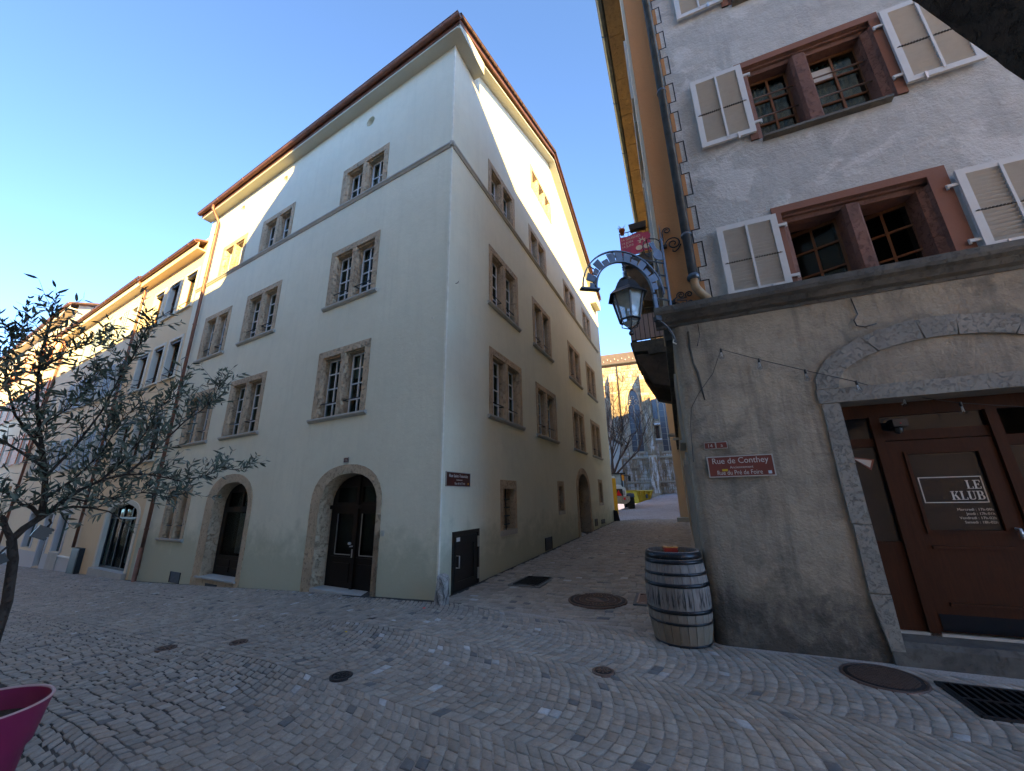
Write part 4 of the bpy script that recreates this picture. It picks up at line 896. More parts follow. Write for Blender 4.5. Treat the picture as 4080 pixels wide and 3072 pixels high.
# ================================================================== ground
def sheet(name, x0, x1, y0, y1, step, dz, mat, keep=None, **tags):
    mb = MB(); nx, ny = int((x1 - x0) / step), int((y1 - y0) / step); idx = {}
    for j in range(ny + 1):
        for i in range(nx + 1):
            x, y = x0 + i * step, y0 + j * step; idx[i, j] = len(mb.v); mb.v.append((x, y, zg(x, y) + dz))
    for j in range(ny):
        for i in range(nx):
            if keep is None or keep(x0 + (i + .5) * step, y0 + (j + .5) * step): mb.f.append([idx[i, j], idx[i + 1, j], idx[i + 1, j + 1], idx[i, j + 1]]); mb.c.append(None); mb.sm.append(True)
    return mb.build(name, mat, None, None, **tags)
street = sheet('cobbled_street', -60, 60, -12, 70, .5, .001, M_JOINT, kind='structure')
plaza = sheet('plaza', -14, 60, 18, 70, .5, .006, M_PLAZA, lambda x, y: (Vector((x, y, 0)) - C).dot(DR) > 16.0, kind='structure')
far = MB().box(-900, 900, -900, 900, -9.2, -9.0).build('ground', M_PLAZA, kind='structure')

def unit(p): return p
CW = camo.matrix_world.inverted()
def px(p):
    q = CW @ Vector(p)
    return (None if q.z > -.2 else (2040 + 1533 * q.x / -q.z, 1536 - 1533 * q.y / -q.z, -q.z))
HOLES = [(1.29, 6.83, .47), (-1.68, 4.29, .11), (.815, 4.28, .11), (3.26, 4.05, .315), (-4.31, 5.42, .115), (-3.45, 5.46, .10)]
def RMAT(cx, cy, ang): return Matrix.Translation((cx, cy, zg(cx, cy))) @ Matrix.Rotation(ang, 4, 'Z')
RECTS = [(.335, 8.27, R(66), .46, .30), (2.12, 6.78, R(69), .36, .22), (3.80, 3.53, R(-22.5), .34, .30)]
def in_rect(x, y, r, m=.03):
    a = -r[2]; dx, dy = x - r[0], y - r[1]; X = dx * math.cos(a) - dy * math.sin(a); Y = dx * math.sin(a) + dy * math.cos(a)
    return abs(X) < r[3] + m and abs(Y) < r[4] + m
def blocked(x, y):
    p = Vector((x, y, 0)); a = (p - C).dot(NL); b = (p - C).dot(NR); k = (p - C2).dot(NK); s = (p - C2).dot(NS)
    if a < .02 and b < .02: return True
    if k < .04 and s < .02: return True
    return False
def covered(x, y): return any((x - h[0]) ** 2 + (y - h[1]) ** 2 < (h[2] - .02) ** 2 for h in HOLES) or any(in_rect(x, y, r, -.03) for r in RECTS)
def seen(x, y):
    q = px((x, y, zg(x, y)))
    return q is not None and -420 < q[0] < 4600 and q[1] < 3500 and q[2] < 40
stones = []
WHITE = [(-.9, 5.02), (-.55, 4.95), (.17, 3.64), (-1.13, 3.52), (.67, 3.39), (-2.01, 4.26), (1.9, 5.0)]
def tone(x, y, left):
    w = random.random(); k = random.uniform(.80, 1.18)
    if any((x - a) ** 2 + (y - b) ** 2 < .0022 for a, b in WHITE): return (.70, .68, .65)
    if w < .004: return (.62, .60, .57)
    if w < .008: return (.52, .50, .47)
    if w < .03: return (.19, .18, .17)
    b = (.42, .365, .30) if random.random() < .7 else (.42, .345, .27)
    return tuple(c * k for c in b)
def stone_quad(c4, left, gap):
    cx = sum(p[0] for p in c4) / 4; cy = sum(p[1] for p in c4) / 4
    if not seen(cx, cy) or covered(cx, cy) or blocked(cx, cy) or any(blocked(*p) for p in c4): return
    out = []
    for x, y in c4:
        d = math.hypot(x - cx, y - cy); k = 1 - gap / d; out.append((cx + (x - cx) * k + random.uniform(-.006, .006), cy + (y - cy) * k + random.uniform(-.006, .006)))
    stones.append((out, tone(cx, cy, left), left))
E1 = Vector((.87, -.49)); E2 = Vector((.27, .963)); O2 = Vector((-.9, 3.72))
def arcs():
    chord, pitch, nst = 1.42, .093, 14
    for band in range(-3, 16):
        off = random.uniform(0, pitch)
        for row in range(-400, 60):
            s0 = row * pitch + off; mid = O2 + E1 * s0 + E2 * (chord * (band + .5)); md3 = Vector((mid.x, mid.y, 0))
            if (md3 - C).dot(NL) < -.9 or (md3 - C).dot(NL) > 8 or not seen(mid.x, mid.y): continue
            left = (mid.x - .55 * mid.y) < -4.3 + random.uniform(-.5, .5)
            ts = [0]; w = [random.uniform(.8, 1.25) for _ in range(nst)]; tot = sum(w)
            for a in w: ts.append(ts[-1] + a / tot)
            def P(t, ds): sg = .21 * (1 - (2 * t - 1) ** 2); return O2 + E1 * (s0 + ds + sg) + E2 * (chord * (band + t))
            for a, b in zip(ts, ts[1:]):
                pp = pitch; q = [P(a, 0), P(b, 0), P(b, pp), P(a, pp)]
                cx_, cy_ = (q[0] + q[2]) / 2; g = Vector((cx_, cy_, 0)) - C; n_ = g.dot(NL)
                if n_ < .0 or (n_ < 1.22 and n_ > 1.08 and g.dot(DL) > .2): continue
                if g.dot(NR) > 0 and n_ < .05: continue
                stone_quad([tuple(v) for v in q], left, .010 if left else .0065)
arcs()
def rows_():
    # runner parallel to the house front, then straight courses up the alley
    for i in range(150):
        u = .3 + i * .17; a, b = (C + DL * u + NL * 1.09), (C + DL * (u + .17) + NL * 1.21); c_, d_ = C + DL * (u + .17) + NL * 1.09, C + DL * u + NL * 1.21
        stone_quad([(a.x, a.y), (c_.x, c_.y), (b.x, b.y), (d_.x, d_.y)], True, .006)
    v = -2.6
    while v < 16.0:
        h = random.uniform(.095, .12); t = random.uniform(-.1, 0)
        while t < 4.6:
            w = random.uniform(.11, .175)
            def P(a, b):
                wob = .05 * math.sin(a * 2.1 + v * .8) + .02 * math.sin(a * 5 + v * 3); q = C + NR * a + DR * (b + wob); return q
            if .62 < t < .80: w = .13
            q = [P(t, v), P(t + w, v), P(t + w, v + h), P(t, v + h)]; m_ = (q[0] + q[2]) / 2
            if (m_ - C).dot(NL) < .0: stone_quad([(p.x, p.y) for p in q], v > 2.5, .008 if v > 2 else .006)
            t += w
        v += h
rows_()
stones.sort(key=lambda s: (s[0][0][0] ** 2 + s[0][0][1] ** 2))
def add_stone(mb, s):
    c4, tn, left = s; dz = random.uniform(-.003, .004); zz = [zg(*p) for p in c4]; cx = sum(p[0] for p in c4) / 4; cy = sum(p[1] for p in c4) / 4
    def ins(k, dz_): return [(cx + (p[0] - cx) * k, cy + (p[1] - cy) * k, z + dz_) for p, z in zip(c4, zz)]
    top, rim, bot = ins(.90, .009 + dz), ins(1.0, .005 + dz), ins(1.02, -.012)
    mb.add(top + rim + bot, [(0, 1, 2, 3)] + [(i, 4 + i, 4 + (i + 1) % 4, (i + 1) % 4) for i in range(4)] + [(4 + i, 8 + i, 8 + (i + 1) % 4, 4 + (i + 1) % 4) for i in range(4)], True, tn)
for s in stones[:300]:
    mb = MB(); add_stone(mb, s); mb.build('cobblestone', M_COB, street)
mb = MB()
for s in stones[300:]: add_stone(mb, s)
mb.build('cobble_paving', M_COB, street, None, kind='stuff')
print('stones', len(stones))

# covers and gratings
def cover(cx, cy, r, label, mat, style, cat='manhole cover'):
    M = RMAT(cx, cy, R(-60)) @ T(0, 0, .012); e = thing('manhole_cover' if r > .2 else 'valve_cover', label, cat, (cx, cy, zg(cx, cy)), None)
    MB().lathe([(r + .02, -.02), (r + .02, .007), (r - .004, .009), (r - .004, -.0), (r - .012, -.0)], 40).build('rim', mat, e, M)
    m = MB().lathe([(r - .012, -.002), (r - .012, .006), (r * .86, .0075), (0, .0075)], 40); 
    lid = m.build('lid', M_CASTD, e, M); k = MB()
    if style == 'radial':
        for rr in (.86, .66, .42): k.lathe([(r * rr, .0075), (r * rr, .014), (r * rr - .018, .014), (r * rr - .018, .0075)], 40, smooth=False)
        for i in range(48): a = R(i * 7.5); k.box(r * .70, r * .83, -.006, .006, .007, .013, Matrix.Rotation(a, 4, 'Z'))
        for i in range(24): a = R(i * 15); k.box(r * .47, r * .63, -.008, .008, .007, .012, Matrix.Rotation(a, 4, 'Z'))
        k.box(-.03, .03, r * .5, r * .62, .007, .016); k.ext([(-.2, -.04), (-.1, .05), (.06, .03), (.2, -.02), (.1, -.08), (-.1, -.07)], .007, .012, 'z')
        k.ext([(-.14, -.12), (.0, -.15), (.12, -.11), (.02, -.1)], .007, .012, 'z')
    elif style == 'waffle':
        n = int(r / .02)
        for i in range(-n, n + 1):
            x = i * .021; h_ = math.sqrt(max(0, (r * .85) ** 2 - x * x))
            if h_ > .02: k.box(x - .0045, x + .0045, -h_, h_, .007, .0115); k.box(-h_, h_, x - .0045, x + .0045, .007, .011)
    else:
        for i in range(8): a = R(i * 45); k.box(r * .35, r * .75, -.008, .008, .007, .013, Matrix.Rotation(a, 4, 'Z'))
        k.lathe([(r * .28, .007), (r * .28, .013), (r * .12, .013), (r * .12, .007)], 16, smooth=False)
    k.build('cast_pattern', mat, lid, M)
cover(1.29, 6.83, .44, 'large round manhole cover with rings of ribs in the alley mouth', M_CAST, 'radial')
cover(3.26, 4.05, .285, 'round waffle patterned manhole cover in front of the bar door', M_CAST, 'waffle')
cover(-1.68, 4.29, .085, 'small rusty valve cover on the open paving left of centre', M_CASTD, 'small', 'valve cover')
cover(.815, 4.28, .085, 'small brown valve cover on the paving in front of the barrel', M_CAST, 'small', 'valve cover')
cover(-4.31, 5.42, .09, 'small worn valve cover, the left one of two near the left street', M_CAST, 'small', 'valve cover')
cover(-3.45, 5.46, .08, 'small worn valve cover, the right one of two near the left street', M_CAST, 'small', 'valve cover')
def grate(i, label, mat, collar, pat):
    cx, cy, a, hx, hy = RECTS[i]; M = RMAT(cx, cy, a) @ T(0, 0, .013); e = thing('drain_grate', label, 'drain grate', (cx, cy, zg(cx, cy)))
    if collar: c_ = MB(); c_.box(-hx - .02, hx + .02, -hy - .02, hy + .02, -.02, .004); c_.build('collar', M_CONC, e, M)
    k = .82 if collar else .98; hx *= k; hy *= k
    MB().box(-hx, hx, -hy, hy, -.01, .006).build('pit', M_HOLE, e, M); f_ = MB()
    for s in (-1, 1): f_.box(s * hx - .012, s * hx + .012, -hy, hy, -.01, .013); f_.box(-hx, hx, s * hy - .012, s * hy + .012, -.01, .013)
    n = 11
    for j in range(n):
        x = -hx + (j + .5) * 2 * hx / n
        if pat == 'fish':
            for s in (-1, 1): f_.box(-.009, .009, -.0, hy * 1.02, .004, .012, T(x, 0, 0) @ Matrix.Rotation(R(28 * s), 4, 'Z') @ Matrix.Diagonal((1, s, 1, 1)))
        else: f_.box(x - .009, x + .009, -hy, hy, .004, .012)
    if pat != 'fish': f_.box(-hx, hx, -.014, .014, .004, .013)
    f_.build('grid', mat, e, M)
grate(0, 'rectangular street drain in a concrete collar beside the alley wall', M_CASTD, True, 'fish')
grate(1, 'pinkish herringbone drain grate partly hidden behind the barrel', M_CASTP, True, 'fish')
grate(2, 'dark slotted drain grate at the lower right edge of the paving', M_CASTD, False, 'bars')

# guard stones at the corners
def guard(x, y, h, r, label, lean):
    e = MB(); prof = [(r * 1.10, -.05), (r * 1.05, h * .2), (r * .98, h * .5), (r * .90, h * .8), (r * .80, h * .93), (r * .45, h), (0, h * 1.01)]; e.lathe(prof, 18)
    vs = []
    for v in e.v: k = 1 + .05 * math.sin(v[0] * 31 + v[2] * 9) + .04 * math.sin(v[1] * 47 + v[2] * 17); vs.append((v[0] * k + lean * v[2], v[1] * k, v[2]))
    e.v = vs; return e.build('guard_stone', M_GUARD, None, T(x, y, zg(x, y)), label=label, category='guard stone')
guard(-1.20, 6.93, .44, .115, 'weathered granite guard stone at the near corner of the pale house', .03)
g_ = MB(); g_.ext([(-.13, -.05), (.16, -.05), (.05, .52), (-.10, .55)], -.12, .12, 'y'); g_.build('guard_stone', M_CASTD, None, T(5.36, 21.4, zg(5.36, 21.4)), label='small dark tapered guard stone at the far end of the alley wall', category='guard stone')
# litter
def litter(x, y, s, mat, label, nm='paper_scrap'):
    m = MB(); pts = [(random.uniform(.6, 1) * s * math.cos(a), random.uniform(.4, .8) * s * math.sin(a)) for a in [R(60 * i) for i in range(6)]]
    m.add([(a, b, .014 + random.uniform(0, .012)) for a, b in pts] + [(0, 0, .03)], [(i, (i + 1) % 6, 6) for i in range(6)]); m.build(nm, mat, None, T(x, y, zg(x, y)), label=label, category='litter')
litter(-1.70, 6.02, .05, M_SLAT, 'crumpled pale paper scrap on the cobbles before the entrance')
litter(-1.42, 6.62, .04, M_REDREF, 'tiny red wrapper lying by the foot of the house corner')
litter(-2.17, 5.57, .022, M_SKIP, 'small yellowish leaf on the cobbles in front of the house', 'dry_leaf')
litter(-2.4, 3.72, .035, M_SWHITE, 'small white litter on the paving near the left valve cover')

# ================================================================== wrought-iron lamp bracket on the corner
FB = frame(dirv(-100), UP.cross(dirv(-100)), C2 + DK * .03 + NK * .06)
lamp = thing('lamp_bracket', 'blue-grey wrought iron arch bracket with scrolls and cat figure on the house corner', 'lamp bracket', FB @ Vector((0, 0, 4.23)))
p_ = MB(); p_.bar([(0.0, 0, 5.28), (.0, 0, 4.02)], .030, .03); p_.bar([(.23, 0, 4.33), (.22, 0, 3.93)], .05, .03); p_.tube([(0, 0, 5.28), (-.005, 0, 5.42), (-.0, 0, 5.52)], [.012, .009, .004], 6); p_.build('post', M_LAMPI, lamp, FB)
def arcp(cx, cz, r, a0, a1, n=18, rz=None): return [(cx + r * math.cos(R(a0 + (a1 - a0) * i / n)), 0, cz + (rz or r) * math.sin(R(a0 + (a1 - a0) * i / n))) for i in range(n + 1)]
MB().bar(arcp(.68, 4.35, .60, 0, 180, 26, .64), .016, .035).build('outer_arch', M_LAMPI, lamp, FB)
MB().bar(arcp(.665, 4.35, .425, 0, 180, 26, .47), .022, .045).build('inner_arch', M_LAMPI, lamp, FB)
for i in range(13):
    a = 4 + i * 13.6; tall = i % 2; r0, r1 = .445, (.575 if tall else .515); da = 5.8
    if i == 6: r1 = .60
    q = [(.665 + r * math.cos(R(t)), 4.35 + r * 1.08 * math.sin(R(t))) for r, t in ((r0, a - da), (r1, a - da * .95), (r1, a + da * .95), (r0, a + da))]
    MB().ext(q, -.008, .008, 'y').build('arch_plate', M_LAMPI, lamp, FB)
for i in (2, 5, 8, 11):
    a = R(4 + i * 15); MB().tube([(.665 + .5 * math.cos(a), 0, 4.35 + .54 * math.sin(a)), (.68 + .6 * math.cos(a), 0, 4.35 + .64 * math.sin(a))], .008, 6).build('spacer', M_LAMPI, lamp, FB)
MB().box(1.05, 1.32, -.04, .04, 4.325, 4.35).build('end_foot', M_LAMPI, lamp, FB)
for x0, z0, x1, z1 in ((.50, 4.90, 0, 4.86), (.15, 4.66, 0, 4.65), (.10, 4.46, 0, 4.45), (.26, 4.28, -.02, 4.25), (.20, 4.12, 0, 4.10)):
    MB().tube([(x0, 0, z0), (x1, 0, z1)], .013, 6).build('rung', M_LAMPI, lamp, FB)
MB().tube([(.13, 0, 4.90), (.10, 0, 4.70), (.10, 0, 4.30)], .011, 6).build('inner_bar', M_LAMPI, lamp, FB)
MB().tube([(.22, 0, 3.93), (.16, 0, 3.90), (.08, 0, 3.82), (.03, 0, 3.72), (.01, 0, 3.62)], .014, 6).build('lower_brace', M_LAMPI, lamp, FB)
MB().tube([(.03, 0, 3.66), (.05, .0, 3.61), (.0, 0, 3.59)], .010, 6).build('brace_hook', M_LIGHTM, lamp, FB)
MB().box(.19, .27, -.035, .035, 3.92, 3.99).build('brace_block', M_IRON, lamp, FB)
cat = [(.21, 5.17), (.20, 5.20), (.165, 5.19), (.125, 5.215), (.12, 5.17), (.10, 5.11), (.03, 5.06), (.0, 5.00), (-.0, 4.95), (.03, 4.915), (.10, 4.91), (.15, 4.935), (.165, 4.98), (.15, 5.03), (.155, 5.07), (.18, 5.12)]
MB().ext(cat, -.006, .006, 'y').build('cat_plate', M_LAMPI, lamp, FB)
def spiral(cx, cz, r0, r1, a0, turns, n=34): return [(cx + (r0 + (r1 - r0) * i / n) * math.cos(R(a0) + turns * 2 * math.pi * i / n), 0, cz + (r0 + (r1 - r0) * i / n) * math.sin(R(a0) + turns * 2 * math.pi * i / n)) for i in range(n + 1)]
for pts in ([(.02, 0, 5.25), (.12, 0, 5.27), (.22, 0, 5.25)] + spiral(.27, 5.05, .18, .03, 100, .0, 2)[:1], ):
    MB().tube([(.0, 0, 5.10), (.03, 0, 5.24), (.08, 0, 5.27), (.20, 0, 5.26)], .008, 6).build('top_scroll', M_IRON, lamp, FB)
MB().tube([(.24, 0, 5.24)] + spiral(.235, 4.98, .035, .012, 200, 1.3, 16)[::1], .008, 6).build('small_scroll', M_IRON, lamp, FB)
MB().tube([(.22, 0, 5.25), (.29, 0, 5.18), (.31, 0, 5.08), (.29, 0, 4.99), (.24, 0, 4.95)], .008, 6).build('curl', M_IRON, lamp, FB)
# scrollwork lying on the wall beside the post
def K3(u, z, n=.05): return FK @ Vector((-u, n, z))
def kspiral(cu, cz, r0, r1, a0, turns, n=30): return [K3(cu + (r0 + (r1 - r0) * i / n) * math.cos(R(a0) + turns * 2 * math.pi * i / n), cz + (r0 + (r1 - r0) * i / n) * math.sin(R(a0) + turns * 2 * math.pi * i / n)) for i in range(n + 1)]
for pts in ([K3(.05, 5.13)] + kspiral(.19, 5.16, .105, .02, 150, -1.6), [K3(.06, 5.25), K3(.06, 5.38)] + kspiral(.125, 5.40, .055, .015, 170, -1.4, 20), [K3(.285, 5.12), K3(.25, 5.06), K3(.20, 5.02), K3(.17, 5.03), K3(.17, 5.06)],
            [K3(.07, 4.25)] + kspiral(.18, 4.31, .055, .012, 200, -1.5, 20), [K3(.12, 4.25)] + kspiral(.285, 4.30, .05, .012, 230, -1.4, 20), [K3(.07, 4.23)] + kspiral(.19, 4.16, .055, .012, 150, 1.5, 20), [K3(.12, 4.24)] + kspiral(.28, 4.18, .045, .012, 130, 1.4, 20)):
    MB().tube(pts, .010, 6).build('wall_scroll', M_IRON, lamp)
for z in (5.15, 4.23): MB().box(-.10, .0, .0, .06, z - .02, z + .02, FK).build('wall_clamp', M_IRON, lamp)
# hanging hexagonal lantern
FLN = FB @ T(.645, 0, 0)
lan = thing('street_lantern', 'black six-sided street lantern hanging from the wrought iron arch over the alley', 'lantern', FLN @ Vector((0, 0, 4.55)))
ch_ = MB()
for i in range(5): ch_.lathe([(.022, -.006), (.03, 0), (.022, .006), (.016, 0), (.022, -.006)], 10, M=T(0, 0, 4.60 + i * .045) @ Matrix.Rotation(R(90), 4, 'X') @ Matrix.Rotation(R(90 * (i % 2)), 4, 'X'))
ch_.tube([(0, 0, 4.55), (0, 0, 4.80)], .010, 6); ch_.build('chain', M_LAMPI, lan, FLN)
def hexring(r, z): return [(r * math.cos(R(60 * i + 12)), r * math.sin(R(60 * i + 12)), z) for i in range(6)]
def hexshell(mb, levels):
    b = []; n = len(levels)
    for r, z in levels: b += hexring(r, z)
    mb.add(b, [(k * 6 + i, k * 6 + (i + 1) % 6, k * 6 + 6 + (i + 1) % 6, k * 6 + 6 + i) for k in range(n - 1) for i in range(6)] + [tuple(range(6)), tuple((n - 1) * 6 + i for i in range(6))]); return mb
cp_ = MB().lathe([(0, 4.565), (.045, 4.56), (.085, 4.535), (.095, 4.52), (.05, 4.505), (.05, 4.485), (.07, 4.47)], 20); cp_.build('lantern_cap', M_BLK, lan, FLN)
hexshell(MB(), [(.125, 4.475), (.135, 4.47), (.195, 4.345), (.20, 4.34)]).build('lantern_roof', M_BLK, lan, FLN)
fl_ = MB(); a_, b_ = hexring(.195, 4.345), hexring(.285, 4.255); fl_.add(a_ + b_ + hexring(.278, 4.25) + hexring(.19, 4.335), [(i, (i + 1) % 6, 6 + (i + 1) % 6, 6 + i) for i in range(6)] + [(12 + i, 12 + (i + 1) % 6, 18 + (i + 1) % 6, 18 + i) for i in range(6)] + [(6 + i, 6 + (i + 1) % 6, 12 + (i + 1) % 6, 12 + i) for i in range(6)]); fl_.build('lantern_eave', M_BLK, lan, FLN)
tp, bt = hexring(.225, 4.30), hexring(.135, 3.90); fr_ = MB()
for i in range(6): fr_.bar([tp[i], bt[i]], .022, .022)
for rg in (tp, bt):
    for i in range(6): fr_.tube([rg[i], rg[(i + 1) % 6]], .013 if rg is tp else .017, 6)
fr_.build('lantern_frame', M_BLK, lan, FLN)
t2, b2 = hexring(.218, 4.30), hexring(.128, 3.91)
for i in range(6): MB().add([t2[i], t2[(i + 1) % 6], b2[(i + 1) % 6], b2[i]], [(0, 1, 2, 3)]).build('lantern_pane', M_LAMPG, lan, FLN)
MB().lathe([(0, 4.30), (.035, 4.28), (.045, 4.18), (.03, 4.10), (0, 4.08)], 12).build('lamp_bulb', M_FROST, lan, FLN)
bs = MB()
for i in range(6): q = bt[i]; bs.tube([q, (q[0] * .85, q[1] * .85, 3.86), (q[0] * .9, q[1] * .9, 3.83), (q[0] * .3, q[1] * .3, 3.79), (0, 0, 3.77)], .008, 6)
bs.lathe([(0, 3.775), (.02, 3.77), (.012, 3.755), (.03, 3.735), (.036, 3.715), (.028, 3.69), (0, 3.68)], 12); bs.build('lantern_finial', M_BLK, lan, FLN)
MB().add(hexring(.10, 3.865) + [(0, 0, 3.80)], [(i, (i + 1) % 6, 6) for i in range(6)]).build('bottom_glass', M_FROST, lan, FLN)

# string of bulbs
sg = thing('string_lights', 'string of clear party bulbs slung across the dark wall to the bar door', 'string lights', K3(.54, 3.40, .04))
bp = [(.54, 3.41), (.93, 3.21), (1.37, 3.00), (1.81, 2.80), (2.27, 2.64), (2.71, 2.50)]; cab = [(.02, 2.0), (.05, 2.45), (.09, 2.68), (.20, 2.86), (.40, 3.10)] + bp + [(3.2, 2.4), (3.7, 2.36)]
MB().tube([K3(a, b, .10 if a < 2.1 else -.12) for a, b in cab], .0045, 5).build('cable', M_BLK, sg)
for i, (a, b) in enumerate(bp):
    n = .10 if a < 2.1 else -.12; M = T(*K3(a, b, n)) @ Matrix.Rotation(R(random.uniform(-9, 9)), 4, 'X')
    MB().lathe([(.012, 0), (.014, -.045), (.010, -.05), (0, -.05)], 10, (0, 0, .01)).build('bulb_socket', M_BLK, sg, M)
    MB().lathe([(.010, -.035), (.014, -.06), (.027, -.085), (.031, -.105), (.024, -.125), (0, -.135)], 12).build('light_bulb', M_BULB, sg, M)
    MB().tube([(.003, 0, -.04), (.012, 0, -.10), (0, 0, -.08), (-.012, 0, -.10), (-.003, 0, -.04)], .0045, 4).build('filament_glint', M_WHITE, sg, M)  # filament thickened and painted white to stand in for the bulb's glint
c_ = MB().tube([K3(.33, 3.83, .05), K3(.33, 3.66, .05), K3(.30, 3.58, .05), K3(.28, 3.52, .05)], .005, 5); c_.build('loose_cable', M_BLK, kh)
c_ = MB().tube([K3(2.0, 3.83, .05), K3(2.02, 3.62, .05), K3(1.97, 3.55, .05), K3(1.98, 3.48, .05), K3(2.05, 3.45, .05), K3(2.16, 3.47, .05)], .007, 5); c_.build('loose_cable', M_BLK, kh)
MB().tube([K3(.20, 3.75, .037), K3(.19, 3.5, .037), K3(.20, 3.3, .037), K3(.235, 3.15, .037), K3(.25, 2.95, .037), K3(.265, 2.78, .037)], [.012, .016, .012, .018, .012, .006], 5).build('crack_filling', M_CORNI, kh)

# floodlight at the end of the alley cornice
fdl = thing('floodlight', 'small pale floodlight fixed under the end of the dark alley cornice', 'floodlight', FS @ Vector((8.9, .2, 3.6)))
MB().box(8.8, 9.1, .12, .34, 3.58, 3.66, FS).build('lamp_head', M_LIGHTM, fdl); MB().box(8.9, 9.0, .0, .2, 3.45, 3.52, FS).build('bracket', M_LIGHTM, fdl)

# ------------------------------------------------------------------ balconies over the alley
def balcony(u, z, top, label, deep, length=2.6):
    b = thing('stone_balcony', label, 'balcony', FS @ Vector((u, .5, z)))
    m = MB(); m.ext([(0, z), (1.02, z), (1.02, z - .10), (.95, z - .14), (.95, z - .30), (.55, z - .34), (.55, z - .45), (0, z - .45)], u, u + length, 'x', FS); m.build('slab', M_CORNI, b)
    for q in (u + .05, u + length - .5): MB().ext([(0, z - .45), (.90, z - .40), (.84, z - .62), (.5, z - deep + .15), (0, z - deep)], q, q + .45, 'x', FS).build('corbel', M_DARKC, b)
    MB().box(u + .5, u + length - .5, 0, .8, z - .62, z - .45, FS).build('underside', M_DARKC, b)
    rl = MB()
    for (a0, n0, a1, n1) in ((u + .03, .02, u + .03, .98), (u + .03, .98, u + length - .03, .98), (u + length - .03, .98, u + length - .03, .02)):
        rl.tube([FS @ Vector((a0, n0, z + top)), FS @ Vector((a1, n1, z + top))], .016, 6); rl.tube([FS @ Vector((a0, n0, z + .06)), FS @ Vector((a1, n1, z + .06))], .012, 6); rl.tube([FS @ Vector((a0, n0, z + top - .17)), FS @ Vector((a1, n1, z + top - .17))], .009, 6)
    rl.build('handrail', M_IRON, b)
    k = 0
    for (a0, n0, a1, n1, c) in ((u + .03, .02, u + .03, .98, 7), (u + .03, .98, u + length - .03, .98, 20)):
        for i in range(c + 1):
            t = i / c; p = FS @ Vector((a0 + (a1 - a0) * t, n0 + (n1 - n0) * t, z)); MB().tube([p, p + UP * top], .009, 5).build('baluster', M_IRON, b)
    return b
b1 = balcony(6.0, 6.10, 1.05, 'lower stone balcony with iron railing and pinkish screen over the alley', 1.5)
MB().box(6.05, 6.06, .06, .96, 6.16, 7.0, FS).build('privacy_screen', plain('screen_mesh', (.42, .33, .31), .8, 0, .2, .15, 30), b1)
sc1 = MB()
for i in range(5): sc1.tube([FS @ Vector((6.02, .10 + i * .19 + .06 * math.cos(t), 7.07 + .06 * math.sin(t))) for t in [R(40 * k) for k in range(10)]], .005, 4)
sc1.build('railing_scroll', M_IRON, b1)
b2_ = balcony(6.0, 9.05, .95, 'upper stone balcony with banner and flower boxes on its rail', 1.75)
bn = thing('protest_banner', 'magenta cloth banner with white lettering hung on the upper balcony rail', 'banner', FS @ Vector((5.95, .5, 9.6)))
FBN = frame(NS, UP.cross(NS), FS @ Vector((5.94, 0, 0)))   # plane across the alley facing the crossing, x = distance from wall
cl = MB(); nx = 10
for i in range(nx + 1):
    for k in (0, 1): cl.v.append(((.98 - .96 * i / nx), .012 * math.sin(i * 1.3), (9.08 + .03 * math.sin(i)) if k == 0 else 9.80 - .03 * math.sin(i * .9)))
for i in range(nx): cl.f.append([2 * i, 2 * i + 2, 2 * i + 3, 2 * i + 1]); cl.c.append(None); cl.sm.append(True)
cl.build('cloth', M_BANN, bn, FBN)
SW = plain('banner_white', (.62, .58, .55), .8, 0, .2, .1)
for i, t_ in enumerate(('14 GIUGNO', '14 JUIN', '14 JUNI')):
    M = frame(NS, UP.cross(NS), FS @ Vector((5.91, 0, 0)))
    text(t_, .115, SW, bn, M @ T(.94, .0, 9.60 - i * .13) @ Matrix.Rotation(R(5), 4, 'Y'), 'lettering', .001, 'LEFT')
fl = MB()
for a, r, cx, cz in ((20, .17, .30, 9.45), (60, .17, .30, 9.45), (100, .18, .30, 9.45), (140, .15, .30, 9.45), (185, .13, .30, 9.45), (-20, .13, .30, 9.45)):
    c, s_ = math.cos(R(a)), math.sin(R(a)); fl.ext([((cx + c * .05 - s_ * .03), cz + s_ * .05 + c * .03), ((cx + c * r), cz + s_ * r), ((cx + c * .05 + s_ * .03), cz + s_ * .05 - c * .03)], .028, .031, 'y')
fl.lathe([(.05, 0), (.085, 0)], 14, (-.30, .03, 9.42), M=None) if 0 else None
for cx, cz in ((.42, 9.24), (.18, 9.24)): fl.ext([((cx + .10 * math.cos(R(t))), cz + .09 * math.sin(R(t))) for t in range(0, 360, 30)], .028, .031, 'y')
fl.build('painted_flame', SW, bn, frame(NS, UP.cross(NS), FS @ Vector((5.94, 0, 0))))
po = thing('flower_pot', 'small terracotta pot hanging on the upper balcony rail', 'flower pot', FS @ Vector((5.9, .86, 9.95)))
MB().lathe([(.0, 0), (.06, 0), (.085, .14), (.10, .14), (.10, .19), (.085, .19), (.08, .15), (0, .15)], 14).build('pot', M_TERRA, po, T(*(FS @ Vector((5.9, .88, 9.86)))))
tw = MB()
for i in range(16): a = random.uniform(0, 6.28); tw.tube([(0, 0, .15), (.05 * math.cos(a), .05 * math.sin(a), .26), (.13 * math.cos(a), .13 * math.sin(a), random.uniform(.25, .38))], .004, 4)
tw.build('dry_stems', M_TWIG, po, T(*(FS @ Vector((5.9, .88, 9.86)))))
fbx = thing('flower_box', 'long dark flower box on the upper balcony rail', 'flower box', FS @ Vector((5.9, .4, 9.98)))
MB().ext([(.15, 9.90), (.62, 9.90), (.66, 10.12), (.11, 10.12)], 5.82, 6.0, 'x', FS).build('trough', M_CASTD, fbx)

